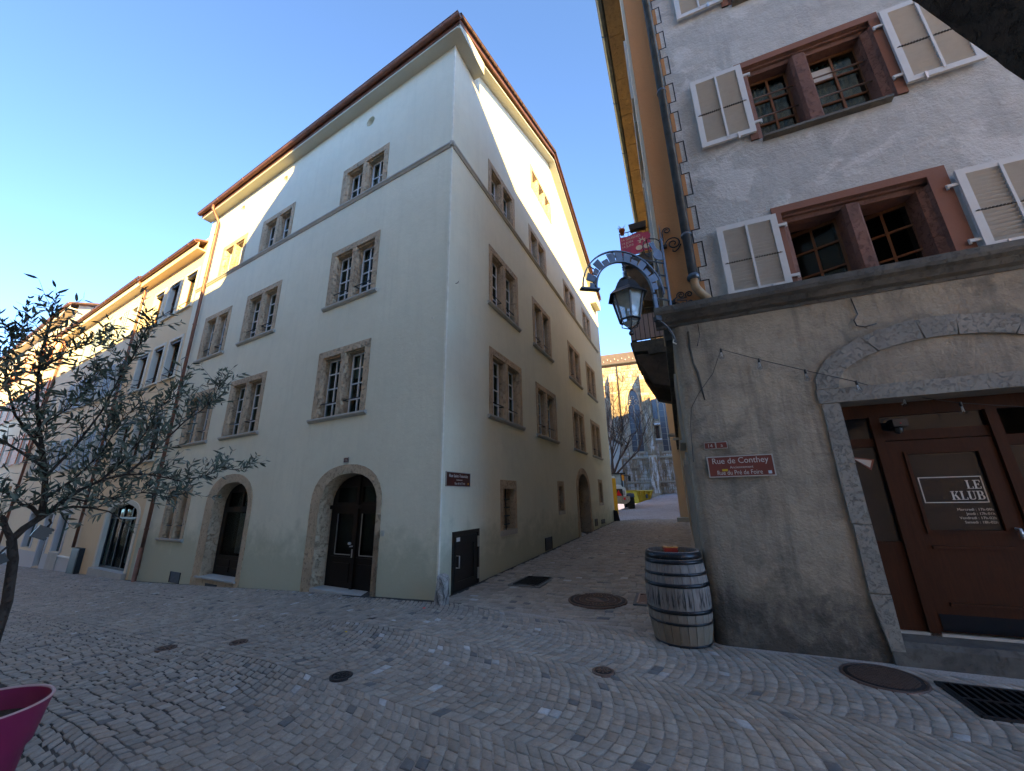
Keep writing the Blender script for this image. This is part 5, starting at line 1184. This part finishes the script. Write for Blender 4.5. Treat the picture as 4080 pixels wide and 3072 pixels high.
# ------------------------------------------------------------------ barrel with a tin on it
BX, BY = 1.93, 5.12; BM = T(BX, BY, zg(BX, BY)) @ Matrix.Rotation(R(20), 4, 'Z')
bar = thing('wine_barrel', 'weathered oak wine barrel with black hoops standing at the bar house corner', 'barrel', (BX, BY, 0))
def br(z): t = (z / .97 - .5) * 2; return .305 + .055 * (1 - t * t)
NSV = 24
for i in range(NSV):
    a0, a1 = R(360 / NSV * i + .35), R(360 / NSV * (i + 1) - .35); mb = MB(); zs = [0, .12, .28, .48, .68, .84, .97]; vs = []
    off = random.uniform(-.0015, .0015)
    for z in zs:
        r = br(z) + off
        for a, rr in ((a0, r), (a1, r), (a1, r - .025), (a0, r - .025)): vs.append((rr * math.cos(a), rr * math.sin(a), z))
    k = len(zs); mb.add(vs, [(j * 4 + q, j * 4 + (q + 1) % 4, j * 4 + 4 + (q + 1) % 4, j * 4 + 4 + q) for j in range(k - 1) for q in range(4)] + [(0, 1, 2, 3), (k * 4 - 4, k * 4 - 3, k * 4 - 2, k * 4 - 1)]); mb.build('stave', M_BAR, bar, BM)
for z0, z1 in ((.895, .965), (.845, .885), (.725, .755), (.605, .645), (.335, .375), (.225, .25), (.0, .03)):
    MB().lathe([(br(z0) - .002, z0), (br(z0) + .005, z0), (br((z0 + z1) / 2) + .006, (z0 + z1) / 2), (br(z1) + .005, z1), (br(z1) - .002, z1)], 40).build('hoop', M_HOOP, bar, BM)
MB().lathe([(0, .925), (.285, .925)], 30).build('barrel_head', M_SOIL, bar, BM)
cork = MB()
for i in range(230):
    a, r = random.uniform(0, 6.28), .275 * math.sqrt(random.random()); s = random.uniform(.006, .013); cork.box(-s, s, -s * .7, s * .7, 0, s, T(r * math.cos(a), r * math.sin(a), .925) @ Matrix.Rotation(a * 7, 4, 'Z'))
cork.build('gravel', stone('gravel', (.24, .19, .14), (.10, .08, .06), 60, .5), bar, BM, kind='stuff')
tn_ = thing('red_tin_box', 'red tin box with worn brass lid lying on top of the barrel', 'tin box', (BX, BY, .94))
MT = T(BX - .02, BY + .0, .935) @ Matrix.Rotation(R(-12), 4, 'Z')
MB().ext([(-.075, -.045), (.075, -.045), (.08, .045), (-.08, .045)], 0, .06, 'z').build('tin_body', M_REDTIN, tn_, MT)
ld = MB(); ld.box(-.08, .08, -.05, .05, .058, .072); ld.build('tin_lid', M_TINTOP, tn_, MT)
MB().box(-.035, .035, -.012, .012, .072, .075).build('lid_slot', M_BLK, tn_, MT)

# ------------------------------------------------------------------ magenta pot and the olive tree in it
PX, PY = -2.973, 2.50; PM = T(PX, PY, 0)
pot = thing('plant_pot', 'large magenta plastic plant pot cut off by the lower left corner', 'plant pot', (PX, PY, 0))
MB().lathe([(0, .0), (.20, 0), (.235, .33), (.255, .345), (.292, .545), (.297, .55)], 48).build('pot_body', M_POT, pot, PM)
MB().lathe([(.297, .55), (.294, .556), (.284, .556), (.281, .548)], 48).build('pot_rim', M_POTR, pot, PM)
MB().lathe([(.281, .548), (.262, .44), (0, .44)], 48).build('pot_inside', M_POT, pot, PM)
MB().lathe([(0, .452), (.15, .455), (.262, .446)], 32).build('potting_soil', M_SOIL, pot, PM)
tree = thing('olive_tree', 'young olive tree with dark narrow leaves growing from the magenta pot', 'olive tree', (PX, PY, .44))
vd = Vector((PX, PY, 0)).normalized(); td = Vector((vd.y, -vd.x, 0))
TMX = frame(td, vd, Vector((PX, PY, 0)))      # x across, y away, z up
rt = random.Random(5)
limbs = [
 ([(-.005, .43), (-.005, .75), (-.002, 1.075), (-.03, 1.308), (-.062, 1.424)], .026, .021, 0),
 ([(-.062, 1.42), (-.028, 1.483), (.022, 1.54), (.039, 1.571)], .019, .016, .0),
 ([(.026, 1.546), (.017, 1.652), (-.007, 1.79), (-.051, 1.945), (-.099, 2.101), (-.141, 2.259), (-.177, 2.455), (-.197, 2.625), (-.198, 2.80), (-.217, 2.95)], .018, .003, .05),
 ([(.023, 1.531), (.071, 1.586), (.144, 1.606), (.221, 1.597), (.305, 1.571), (.37, 1.52)], .011, .003, -.25),
 ([(.02, 1.545), (.06, 1.587), (.112, 1.66), (.165, 1.713), (.247, 1.777), (.364, 1.821), (.478, 1.825), (.664, 1.787), (.808, 1.818), (.958, 1.89), (1.117, 1.872)], .015, .002, .1),
 ([(.364, 1.821), (.433, 1.927), (.538, 2.096), (.627, 2.249), (.718, 2.352), (.80, 2.50), (.83, 2.66)], .009, .002, .2),
 ([(-.062, 1.424), (-.099, 1.494), (-.12, 1.55), (-.159, 1.585), (-.3, 1.66), (-.48, 1.80), (-.62, 2.0)], .017, .004, -.1),
 ([(.017, 1.558), (-.027, 1.609), (-.068, 1.624), (-.139, 1.695), (-.30, 1.80), (-.44, 1.98), (-.55, 2.2)], .012, .003, .2),
 ([(-.007, 1.79), (.079, 1.988), (.149, 2.221), (.195, 2.507), (.236, 2.70), (.254, 2.90)], .009, .002, -.2),
 ([(-.051, 1.945), (-.211, 2.166), (-.30, 2.392), (-.325, 2.552), (-.343, 2.74)], .009, .002, .15),
 ([(-.177, 2.455), (-.096, 2.619), (-.01, 2.74), (.1, 2.82)], .006, .002, .2),
 ([(.247, 1.777), (.33, 1.93), (.39, 2.10), (.42, 2.28), (.52, 2.42)], .008, .002, -.3),
 ([(.112, 1.66), (.20, 1.64), (.34, 1.66), (.50, 1.70), (.66, 1.66), (.80, 1.70)], .008, .002, .35),
 ([(-.099, 2.101), (.0, 2.25), (.06, 2.42), (.08, 2.6)], .006, .002, .3),
 ([(.017, 1.652), (.13, 1.80), (.22, 1.98), (.27, 2.2), (.36, 2.4)], .008, .002, .3),
 ([(-.03, 1.85), (-.16, 1.95), (-.30, 2.05), (-.42, 2.25), (-.5, 2.45)], .008, .002, -.3)]
twigs = []; lens = []
for i, (pts, r0, r1, dep) in enumerate(limbs):
    n = len(pts); P = [Vector((a, dep * (k / (n - 1)) ** 1.2 if n > 1 else 0, b)) for k, (a, b) in enumerate(pts)]
    rs = [r0 + (r1 - r0) * (k / (n - 1)) ** .8 for k in range(n)]
    MB().tube(P, rs, 8).build('trunk' if i == 0 else 'branch', M_BARK, tree, TMX)
    if i < 2: continue
    for k in range(1, n):
        seg = P[k] - P[k - 1]; L_ = seg.length; cnt = max(1, int(L_ / .017))
        if i in (3,) : cnt = max(1, cnt // 2)
        for _ in range(cnt):
            if rt.random() < (.55 if k == 1 else .06): continue
            o = P[k - 1] + seg * rt.random(); d = (seg.normalized() * .7 + Vector((rt.uniform(-1, 1), rt.uniform(-1, 1), rt.uniform(-.45, 1.1)))).normalized(); twigs.append((o, d, rt.uniform(.10, .27)))
tmb = MB(); leaves = []
for o, d, L_ in twigs:
    pts = [o]; dd = d.copy(); st = L_ / 5
    for k in range(5): dd = (dd + Vector((rt.uniform(-.2, .2), rt.uniform(-.2, .2), rt.uniform(-.12, .2)))).normalized(); pts.append(pts[-1] + dd * st)
    tmb.tube(pts, [.0028 - .0004 * k for k in range(6)], 4, cap=False)
    for k in range(1, 6):
        for s_ in (1, -1):
            if rt.random() < .12: continue
            ax = (pts[k] - pts[k - 1]).normalized(); side = ax.cross(Vector((rt.uniform(-1, 1), rt.uniform(-1, 1), rt.uniform(-1, 1)))).normalized() * s_
            leaves.append((pts[k], (ax * .75 + side).normalized(), rt.uniform(.038, .078), rt.random()))
tmb.build('twigs', M_BARK, tree, TMX, kind='stuff')
def leaf_geo(mb, p, d, L_, tn):
    w = L_ * .115; up = d.cross(Vector((rt.uniform(-1, 1), rt.uniform(-1, 1), rt.uniform(-1, 1)))).normalized(); nn = d.cross(up)
    f = [p, p + d * L_ * .3 + up * w, p + d * L_ * .65 + up * w * .9, p + d * L_ - nn * L_ * .06, p + d * L_ * .65 - up * w * .9, p + d * L_ * .3 - up * w, p + d * L_ * .3 + nn * L_ * .03, p + d * L_ * .65 + nn * L_ * .02]
    mb.add(f, [(0, 1, 6), (1, 2, 7, 6), (2, 3, 7), (3, 4, 7), (4, 5, 6, 7), (5, 0, 6)], False, (tn, tn, tn))
leaves.sort(key=lambda l: -l[2] / (1 + .3 * l[0].y))
for l in leaves[:300]: m = MB(); leaf_geo(m, *l); m.build('leaf', M_LEAF, tree, TMX)
m = MB()
for l in leaves[300:]: leaf_geo(m, *l)
m.build('foliage', M_LEAF, tree, TMX, kind='stuff'); print('leaves', len(leaves))
bb = MB(); Mx = TMX @ T(.05, -.03, 1.455) @ Matrix.Rotation(R(25), 4, 'Y'); bb.box(-.035, .035, -.03, .03, -.035, .035); bb.box(-.03, .03, -.034, -.03, -.03, .03)
for k in range(4): bb.box(.035, .040, -.025, .025, -.03 + k * .017, -.02 + k * .017)
sp1 = bb.build('spotlight', M_BLK, None, Mx, label='small black outdoor spotlight clamped under the right branch of the olive tree', category='spotlight')
MB().tube([(0, 0, .03), (.0, 0, .06), (-.02, .02, .075)], .006, 6).build('clamp', M_BLK, sp1, Mx)
Mx = TMX @ T(-.085, -.03, 1.318) @ Matrix.Rotation(R(-30), 4, 'Y'); sp2 = MB().box(-.03, .03, -.03, .03, -.03, .025).build('spotlight', M_BLK, None, Mx, label='small black outdoor spotlight on the left of the olive trunk, cut by the picture edge', category='spotlight')
MB().tube([(0, 0, .02), (.03, 0, .04), (.05, .0, .05)], .006, 6).build('clamp', M_BLK, sp2, Mx)

# ================================================================== the church at the end of the square
PC = Vector((14.461, 45, 0)); DC = dirv(109); NC = UP.cross(-DC); FC = frame(-DC, NC, PC)    # x = -distance to the right
church = thing('gothic_church', 'gothic stone church wall with traceried pointed windows and buttresses behind the square', 'church', PC + UP * 2)
ZT = 17.35
def parch(a, b, z0, zs, zt, n=7):
    c = (a + b) / 2; r = [(a, z0), (b, z0)]
    for i in range(n + 1): t = i / n; r.append((b + (c - b) * (1 - math.cos(t * math.pi / 2)), zs + (zt - zs) * math.sin(t * math.pi / 2)))
    for i in range(n - 1, -1, -1): t = i / n; r.append((a + (c - a) * (1 - math.cos(t * math.pi / 2)), zs + (zt - zs) * math.sin(t * math.pi / 2)))
    return r
WINS = [(-.62, .72, 6.6, 12.3, 14.15), (2.80, 4.05, 6.5, 12.2, 13.9), (-4.95, -3.55, 6.6, 12.2, 14.0)]
MB().skin(neg([(-16, 1), (9, 1), (9, ZT), (-16, ZT)]), [neg(parch(*w)) for w in WINS], .55, -.06).build('wall', M_CHUM, church, FC)
MB().box(-9, 16, -1.0, -.9, 1, ZT, FC).build('inner_wall', M_ROOM, church)
def inwin(x, z):
    for a, b, z0, zs, zt in WINS:
        if a - .12 < x < b + .12 and z0 - .1 < z < zt + .15:
            if z < zs or abs(x - (a + b) / 2) < (b - a) / 2 * math.sqrt(max(0, 1 - ((z - zs) / (zt - zs)) ** 2)) + .14: return True
    return False
blocks = []
rc = random.Random(3); z = 1.9
while z < ZT - .1:
    h = rc.uniform(.30, .46); x = -5.6 + rc.uniform(0, .4)
    while x < 5.4:
        w = rc.uniform(.38, .85)
        if not (inwin(x + .08, z + h / 2) or inwin(x + w - .08, z + h / 2) or inwin(x + w / 2, z + h / 2)) and not (5.72 < z + h / 2 < 6.0):
            k = rc.uniform(.75, 1.15); b = rc.choice([(.50, .37, .24), (.45, .33, .22), (.54, .43, .29), (.36, .27, .18), (.58, .49, .36)]); blocks.append((x, w, z, h, rc.uniform(-.02, .04), tuple(min(.6, c * k) for c in b)))
        x += w
    z += h
def blk(mb, x, w, z, h, d, tn): e = .018; mb.add([(-(x + e), -.07, z + e), (-(x + w - e), -.07, z + e), (-(x + w - e), -.07, z + h - e), (-(x + e), -.07, z + h - e), (-(x + e * 2), d, z + e * 2), (-(x + w - e * 2), d, z + e * 2), (-(x + w - e * 2), d, z + h - e * 2), (-(x + e * 2), d, z + h - e * 2)], [(4, 5, 6, 7), (0, 1, 5, 4), (1, 2, 6, 5), (2, 3, 7, 6), (3, 0, 4, 7)], tone=tn)
vis = [b for b in blocks if -3.9 < b[0] < 4.2]; rest = [b for b in blocks if not -3.9 < b[0] < 4.2]
vis.sort(key=lambda b: -b[1] * b[3])
for b in vis[:300]: m = MB(); blk(m, *b); m.build('stone_block', M_CHU, church, FC)
m = MB()
for b in vis[300:] + rest: blk(m, *b)
m.build('stone_masonry', M_CHU, church, FC, kind='stuff')
for a, b, z0, zs, zt in WINS:
    c = (a + b) / 2; o = neg(parch(a - .14, b + .14, z0 - .1, zs, zt + .2)); i_ = neg(parch(a + .02, b - .02, z0, zs, zt)); m = MB(); n = len(o)
    for k in range(1, n): j = (k + 1) % n; m.add([(o[k][0], .05, o[k][1]), (o[j][0], .05, o[j][1]), (i_[j][0], -.42, i_[j][1]), (i_[k][0], -.42, i_[k][1])], [(0, 1, 2, 3)])
    m.box(-b - .14, -a + .14, -.4, .10, z0 - .22, z0, None)
    w = m.build('church_window', M_CHUT, church, FC)
    g_ = MB(); g_.ext(neg(parch(a, b, z0, zs, zt)), -.47, -.44, 'y'); g_.build('leaded_glass', M_LEAD, w, FC)
    t_ = MB(); zh = zs - .25
    t_.box(-c - .045, -c + .045, -.43, -.34, z0, zh)
    for q in (-1, 1):
        lc = c + q * (b - a) / 4; t_.tube([(-(lc + (b - a) / 4 * math.cos(R(t))), -.38, zh - .15 + .45 * math.sin(R(t))) for t in range(0, 181, 20)], .04, 6)
        t_.tube([(-(lc + .17 * math.cos(R(t))), -.38, zh + .62 + .17 * math.sin(R(t))) for t in range(0, 361, 30)], .04, 6)
    t_.tube([(-(c + .17 * math.cos(R(t))), -.38, zh + 1.08 + .17 * math.sin(R(t))) for t in range(0, 361, 30)], .04, 6)
    for k in range(1, 8): t_.box(-b, -a, -.44, -.42, z0 + k * (zh - z0) / 8 - .012, z0 + k * (zh - z0) / 8 + .012)
    t_.build('tracery', M_CHUT, w, FC)
def buttress(a, b, top, dep, label=None):
    m = MB(); m.ext([(0, 1.5), (dep + .25, 1.5), (dep + .25, 5.7), (dep, 6.0), (dep, top - 3.0), (dep - .35, top - 2.6), (dep - .35, top - 1.0), (0, top)], -b, -a, 'x'); bt_ = m.build('buttress', M_CHUM, church, FC)
    mb = MB(); z = 1.9
    while z < top - 1.3:
        h = rc.uniform(.32, .46); dd = dep + .25 if z < 5.6 else dep if z < top - 3.1 else dep - .35; xs = [a, a + (b - a) * rc.uniform(.3, .7), b]
        for x0, x1 in zip(xs, xs[1:]): k = rc.uniform(.7, 1.15); mb.box(-x1 + .012, -x0 - .012, dd - .02, dd + .03 + rc.uniform(0, .03), z + .012, z + h - .012, tone=(.36 * k, .27 * k, .17 * k))
        for sx in (a, b):
            y = 0
            while y < dd - .2: l = min(rc.uniform(.3, .6), dd - y); k = rc.uniform(.7, 1.1); mb.box(-sx - .03, -sx + .03, y + .012, y + l - .012, z + .012, z + h - .012, tone=(.33 * k, .25 * k, .16 * k)); y += l
        z += h
    mb.build('stone_masonry', M_CHU, bt_, FC, kind='stuff')
buttress(1.05, 1.95, 15.9, 1.5); buttress(-2.5, -1.75, 16.4, 1.1); buttress(5.0, 5.9, 15.9, 1.5); buttress(-6.6, -5.8, 16.0, 1.5)
MB().ext([(0, 5.72), (.16, 5.74), (.18, 5.86), (.08, 5.98), (0, 6.02)], -6, 6.6, 'x').build('string_course', M_CHUT, church, FC)
MB().ext([(0, 3.05), (.10, 3.05), (.02, 3.25), (0, 3.25)], -6, 6.6, 'x').build('plinth_moulding', M_CHUT, church, FC)
MB().box(-2.62, -2.12, .03, .07, 10.2, 12.6, FC).build('slit_window', M_LEAD, church); MB().box(-2.56, -2.2, .03, .06, 7.9, 9.4, FC).build('niche_shade', M_ROOM, church)  # flat dark plate paints the shade of the niche, no hollow behind
MB().ext([(0, 9.45), (.45, 9.5), (.35, 9.7), (0, 9.75)], -2.75, -2.05, 'x').build('niche_canopy', M_WHITE, church, FC); MB().ext([(0, 7.5), (.5, 7.75), (.5, 7.9), (0, 7.95)], -2.75, -2.05, 'x').build('niche_console', M_WHITE, church, FC)
MB().tube([(1.43, .12, ZT), (1.46, .12, 9.2)], .07, 8).build('downpipe', M_CORNI, church, FC)
MB().ext([(-.4, ZT - .15), (.35, ZT), (.35, ZT + .12), (-5, ZT + 3.4), (-5, ZT)], -9, 16, 'x').build('roof', M_SLATE, church, FC)
gutter(FC, -9, 16, .42, ZT + .12, .10, church, M_CORNI, False)
sg_ = MB()
for i in range(26):
    for k in (0, 1): sg_.box(-6 + i * .9 + k * .45, -5.92 + i * .9 + k * .45, -.9 - k * .8, -.75 - k * .8, ZT + .85 + k * .50, ZT + 1.0 + k * .5)
sg_.build('snow_guard', M_TUFFL, church, FC, kind='stuff')

# ------------------------------------------------------------------ things on the square
shed = thing('church_annex', 'small pale annex with dark pitched roof behind the bare tree at the church', 'annex', (10.2, 43, 1.9))
SM_ = T(10.2, 43.2, 1.7) @ Matrix.Rotation(R(-10), 4, 'Z')
MB().ext([(-1.7, 0), (1.6, 0), (1.6, 5.5), (0, 6.2), (-1.7, 5.5)], -1, 1.6, 'y').build('wall', M_TUFFL, shed, SM_)
MB().ext([(-2.0, 5.35), (0, 6.25), (1.95, 5.35), (1.95, 5.5), (0, 6.42), (-2.0, 5.5)], -1.4, 2, 'y').build('roof', M_SLATE, shed, SM_)
def gz3(x, y): return Vector((x, y, zg(x, y)))
ld_ = thing('wheel_loader', 'white wheel loader seen from behind with red warning triangle and black cab', 'loader', gz3(7.3, 28.5))
LM = T(7.25, 28.5, zg(7.3, 28.5)) @ Matrix.Rotation(R(-9), 4, 'Z')
h = MB(); h.ext([(-.78, .95), (.70, .95), (.72, 1.05), (.70, 1.48), (.64, 1.55), (.48, 1.60), (.40, 1.74), (.12, 1.76), (.02, 1.60), (-.78, 1.55)], 0, 1.3, 'y'); h.build('engine_hood', M_WHITE, ld_, LM)
MB().ext([(-.62, .97), (.50, .97), (.48, 1.42), (.42, 1.46), (-.62, 1.46)], -.02, .0, 'y').build('rear_grille', M_BLK, ld_, LM)
MB().ext([(-.02, .99), (.40, .99), (.19, 1.38)], -.04, -.021, 'y').build('warning_triangle', M_REDREF, ld_, LM)
vb_ = MB()
for k in range(6): vb_.box(.52, .62, -.012, -.002, 1.03 + k * .055, 1.055 + k * .055)
vb_.build('side_vent', M_BLK, ld_, LM)
MB().ext([(-.95, .50), (.55, .42), (.80, .52), (.92, .68), (.92, .94), (-.95, .94)], -.22, .15, 'y').build('rear_bumper', M_DUSTY, ld_, LM)
for x, m_ in ((.26, M_RIM), (.55, M_REDREF)): MB().lathe([(0, 0), (.07, 0), (.09, -.02), (.09, .02)], 14, M=T(x, -.23, .78) @ Matrix.Rotation(R(90), 4, 'X')).build('tail_light', m_, ld_, LM)
cb_ = MB()
for x, y in ((-.75, .5), (.55, .5), (.72, 1.9), (-.75, 1.9)): cb_.box(x - .05, x + .05, y - .05, y + .05, 1.45, 2.5)
cb_.box(-.8, .75, .45, 1.95, 1.40, 1.5); cb_.build('cab_frame', M_BLUEM, ld_, LM)
MB().box(-.88, .82, .35, 2.05, 2.5, 2.60, LM).build('cab_roof', M_BLK, ld_)
for a in ((-.7, .5, .49, .5), ): MB().box(-.7, .5, .49, .5, 1.5, 2.5, LM).build('rear_screen', M_LAMPG, ld_)
MB().box(.60, .61, .55, 1.85, 1.5, 2.5, LM).build('side_screen', M_LAMPG, ld_)
sc_ = MB(); sc_.box(-.3, .15, .9, 1.3, 1.5, 1.95, LM); sc_.box(-.28, .12, 1.2, 1.3, 1.9, 2.2, LM); sc_.build('seat', M_BLK, ld_)
MB().box(.55, .72, .42, .46, 2.05, 2.45, LM).build('work_light', M_ORREF, ld_)
mr = MB(); mr.tube([(.75, 1.8, 2.45), (1.25, 1.75, 2.45)], .02, 5); mr.box(1.16, 1.34, 1.72, 1.78, 2.05, 2.42); mr.build('mirror', M_BLK, ld_, LM)
for x in (-.95, 1.02):
    for y in (.35, 2.6):
        wm = LM @ T(x, y, .52) @ Matrix.Rotation(R(90), 4, 'Y')
        ty = MB().lathe([(.30, -.20), (.46, -.20), (.52, -.14), (.53, 0), (.52, .14), (.46, .20), (.30, .20)], 26)
        for k in range(18): a = R(k * 20); ty.box(.50, .545, -.05, .05, -.19, .0, Matrix.Rotation(a, 4, 'Z')); ty.box(.50, .545, -.05, .05, .0, .19, Matrix.Rotation(a + R(10), 4, 'Z'))
        w_ = ty.build('wheel', M_TYRE, ld_, wm); MB().lathe([(0, .12), (.12, .14), (.20, .06), (.29, .10), (.30, .2)], 20).build('wheel_rim', M_RIM, w_, wm)
        gd = MB(); gd.tube([(x, y + .62 * math.cos(R(t)), .52 + .62 * math.sin(R(t))) for t in range(20, 150, 12)], .05, 4); gd.bar([(x, y + .62 * math.cos(R(t)), .52 + .62 * math.sin(R(t))) for t in range(15, 155, 10)], .03, .46, (1, 0, 0)); gd.build('mudguard', M_BLUEM, ld_, LM)
MB().box(-.6, .5, .2, 3.0, .45, .95, LM).build('chassis', M_BLK, ld_)
sk = thing('skip_container', 'yellow open skip container with sloping ends parked behind the loader', 'skip', gz3(11.5, 37))
KM = T(11.55, 37.0, zg(11.5, 37)) @ Matrix.Rotation(R(28), 4, 'Z')
b_ = MB(); lo = [(-.45, -.4), (.75, -.4), (.75, 1.2), (-.45, 1.2)]; hi = [(-1.05, -.72), (1.05, -.72), (1.05, 1.9), (-1.05, 1.9)]
b_.add([(*p, 0) for p in lo] + [(*p, 1.12) for p in hi], [(0, 1, 2, 3)] + [(i, (i + 1) % 4, 4 + (i + 1) % 4, 4 + i) for i in range(4)]); b_.build('skip_body', M_SKIP, sk, KM)
r_ = MB()
for i in range(4): r_.tube([(*hi[i], 1.12), (*hi[(i + 1) % 4], 1.12)], .07, 4)
for x in (-.6, 0, .6): r_.box(x - .05, x + .05, -.78, -.6, .75, 1.1)
for x in (-.4, .7): r_.bar([(x * 1.2, -.70, 1.0), (x, -.42, .05)], .08, .06, (0, 1, 0))
r_.build('skip_rim', M_SKIP, sk, KM); MB().box(.15, .4, -.66, -.64, .45, .80, KM).build('skip_plate', M_BLUEM, sk)
MB().add([(-1, -.68, 1.0), (1, -.68, 1.0), (1, 1.85, 1.0), (-1, 1.85, 1.0)], [(0, 1, 2, 3)]).build('rubble', M_CASTD, sk, KM)
tb = thing('portable_toilet', 'tall yellow portable toilet cabin just beyond the far house corner', 'toilet cabin', gz3(6.0, 25.8))
TM = T(5.98, 25.9, zg(6, 25.9)) @ Matrix.Rotation(R(-6), 4, 'Z')
c_ = MB(); c_.box(-.55, .55, -.55, .55, 0, 2.2); c_.build('cabin', M_YELP, tb, TM)
lv = MB()
for k in range(5): lv.box(-.5, .42, -.575, -.55, 1.75 + k * .085, 1.79 + k * .085)
for z_ in (.95, 1.05, .3): lv.box(-.5, .45, -.575, -.55, z_, z_ + .03)
lv.box(.43, .57, -.57, -.43, 0, 2.2); lv.build('louvre', M_YELP, tb, TM)
MB().ext([(-.58, 2.2), (.58, 2.2), (.5, 2.33), (-.5, 2.33)], -.58, .58, 'y').build('cabin_roof', M_WHITE, tb, TM)
MB().box(-.1, .25, -.58, -.575, 1.25, 1.55, TM).build('cabin_sign', M_COPD, tb)
# far edge of the square
for i, (x, y) in enumerate(((15.6, 44.6),)):
    MB().ext([(-.22, 0), (.24, 0), (.12, .85), (-.12, .9)], -.15, .15, 'y').build('stone_bollard', M_TUFFL, None, T(x, y, zg(x, y)), label='pale leaning stone bollard at the foot of the church wall', category='bollard')
pg = thing('stone_trough', 'pale weathered stone trough block beside the red car', 'trough', gz3(17.2, 44.6))
MB().ext([(-.45, 0), (-.15, 0), (-.12, .5), (.12, .5), (.15, 0), (.5, 0), (.42, .95), (-.35, .98)], -.3, .3, 'y').build('trough_block', M_TUFFL, pg, T(17.3, 44.6, zg(17.2, 44.6)))
car = thing('parked_car', 'dark red parked car whose rear shows past the peach house wall', 'car', gz3(19, 44.8))
CM = T(19.3, 45.2, zg(19, 44.8)) @ Matrix.Rotation(R(12), 4, 'Z')
MB().ext([(-.8, .28), (.8, .28), (.84, .6), (.80, .92), (.62, 1.38), (-.62, 1.38), (-.80, .92), (-.84, .6)], 0, 3.6, 'y').build('car_body', M_CARR, car, CM)
MB().ext([(-.68, .98), (.68, .98), (.56, 1.32), (-.56, 1.32)], -.01, .0, 'y').build('rear_window', M_DKG, car, CM)
for x in (-.68, .68): MB().box(x - .12, x + .12, -.03, .0, .72, .9, CM).build('tail_light', M_REDREF, car)
MB().box(-.25, .25, -.03, -.01, .5, .62, CM).build('number_plate', M_WHITE, car)
for x in (-.72, .72):
    for y in (.7, 2.9): MB().lathe([(0, -.09), (.28, -.09), (.31, 0), (.28, .09), (0, .09)], 16, M=T(x, y, .31) @ Matrix.Rotation(R(90), 4, 'Y')).build('wheel', M_TYRE, car, CM)
bt2 = thing('white_trailer', 'white frame trailer with low box parked beside the church wall', 'trailer', gz3(18.2, 46))
t_ = MB()
for z_ in (2.35, 1.75, 1.55): t_.box(-.5, .9, 0, .05, z_, z_ + .07)
for x in (-.5, .3, .9): t_.box(x - .04, x + .04, 0, .05, .8, 2.42)
t_.bar([(-.5, .02, 1.8), (.3, .02, 2.35)], .06, .05); t_.build('trailer_frame', M_WHITE, bt2, T(18.1, 45.6, zg(18, 45.6)))
MB().box(-.6, 1.2, -.1, .6, .75, 1.3, T(18.1, 45.6, zg(18, 45.6))).build('trailer_box', M_WHITE, bt2)
# bare tree
bt3 = thing('bare_tree', 'leafless tree with fine reddish branches standing before the church', 'tree', gz3(8.3, 33))
rb = random.Random(8); TB = []
def grow(p, d, L_, r, lvl):
    pts = [p]; n = 5; dd = d.copy()
    for k in range(n): dd = (dd + Vector((rb.uniform(-.16, .16), rb.uniform(-.16, .16), rb.uniform(-.03, .12)))).normalized(); pts.append(pts[-1] + dd * L_ / n)
    TB.append((lvl, pts, [max(.009, r * (1 - .55 * k / n)) for k in range(n + 1)]))
    if lvl >= 5: return
    for _ in range(rb.choice((3, 3, 4)) if lvl < 4 else 3):
        k = rb.randint(2, n); ax = Vector((rb.uniform(-1, 1), rb.uniform(-1, 1), rb.uniform(-.15, .9))).normalized(); grow(pts[k], (dd * .75 + ax * .8).normalized(), L_ * rb.uniform(.55, .78), r * rb.uniform(.48, .62), lvl + 1)
b0 = gz3(8.0, 33)
TB.append((0, [b0, b0 + Vector((.05, 0, 1.5)), b0 + Vector((.25, 0, 2.7))], [.24, .19, .16]))
st = b0 + Vector((.25, 0, 2.7))
for d, L_ in (((.55, .1, 1), 4.2), ((.12, -.2, 1), 4.6), ((-.25, .1, 1), 3.8), ((.9, 0, .8), 3.2), ((.3, .3, 1), 4.2)): grow(st, Vector(d).normalized(), L_, .10, 1)
for lv_, nm in ((0, 'trunk'), (1, 'branch'), (2, 'branch')):
    for l, p, r in TB:
        if l == lv_: MB().tube(p, r, 6).build(nm, M_TWIG, bt3)
m = MB()
for l, p, r in TB:
    if l > 2: m.tube(p, r, 3 if l > 3 else 4, cap=False)
m.build('twigs', M_TWIG, bt3, kind='stuff')
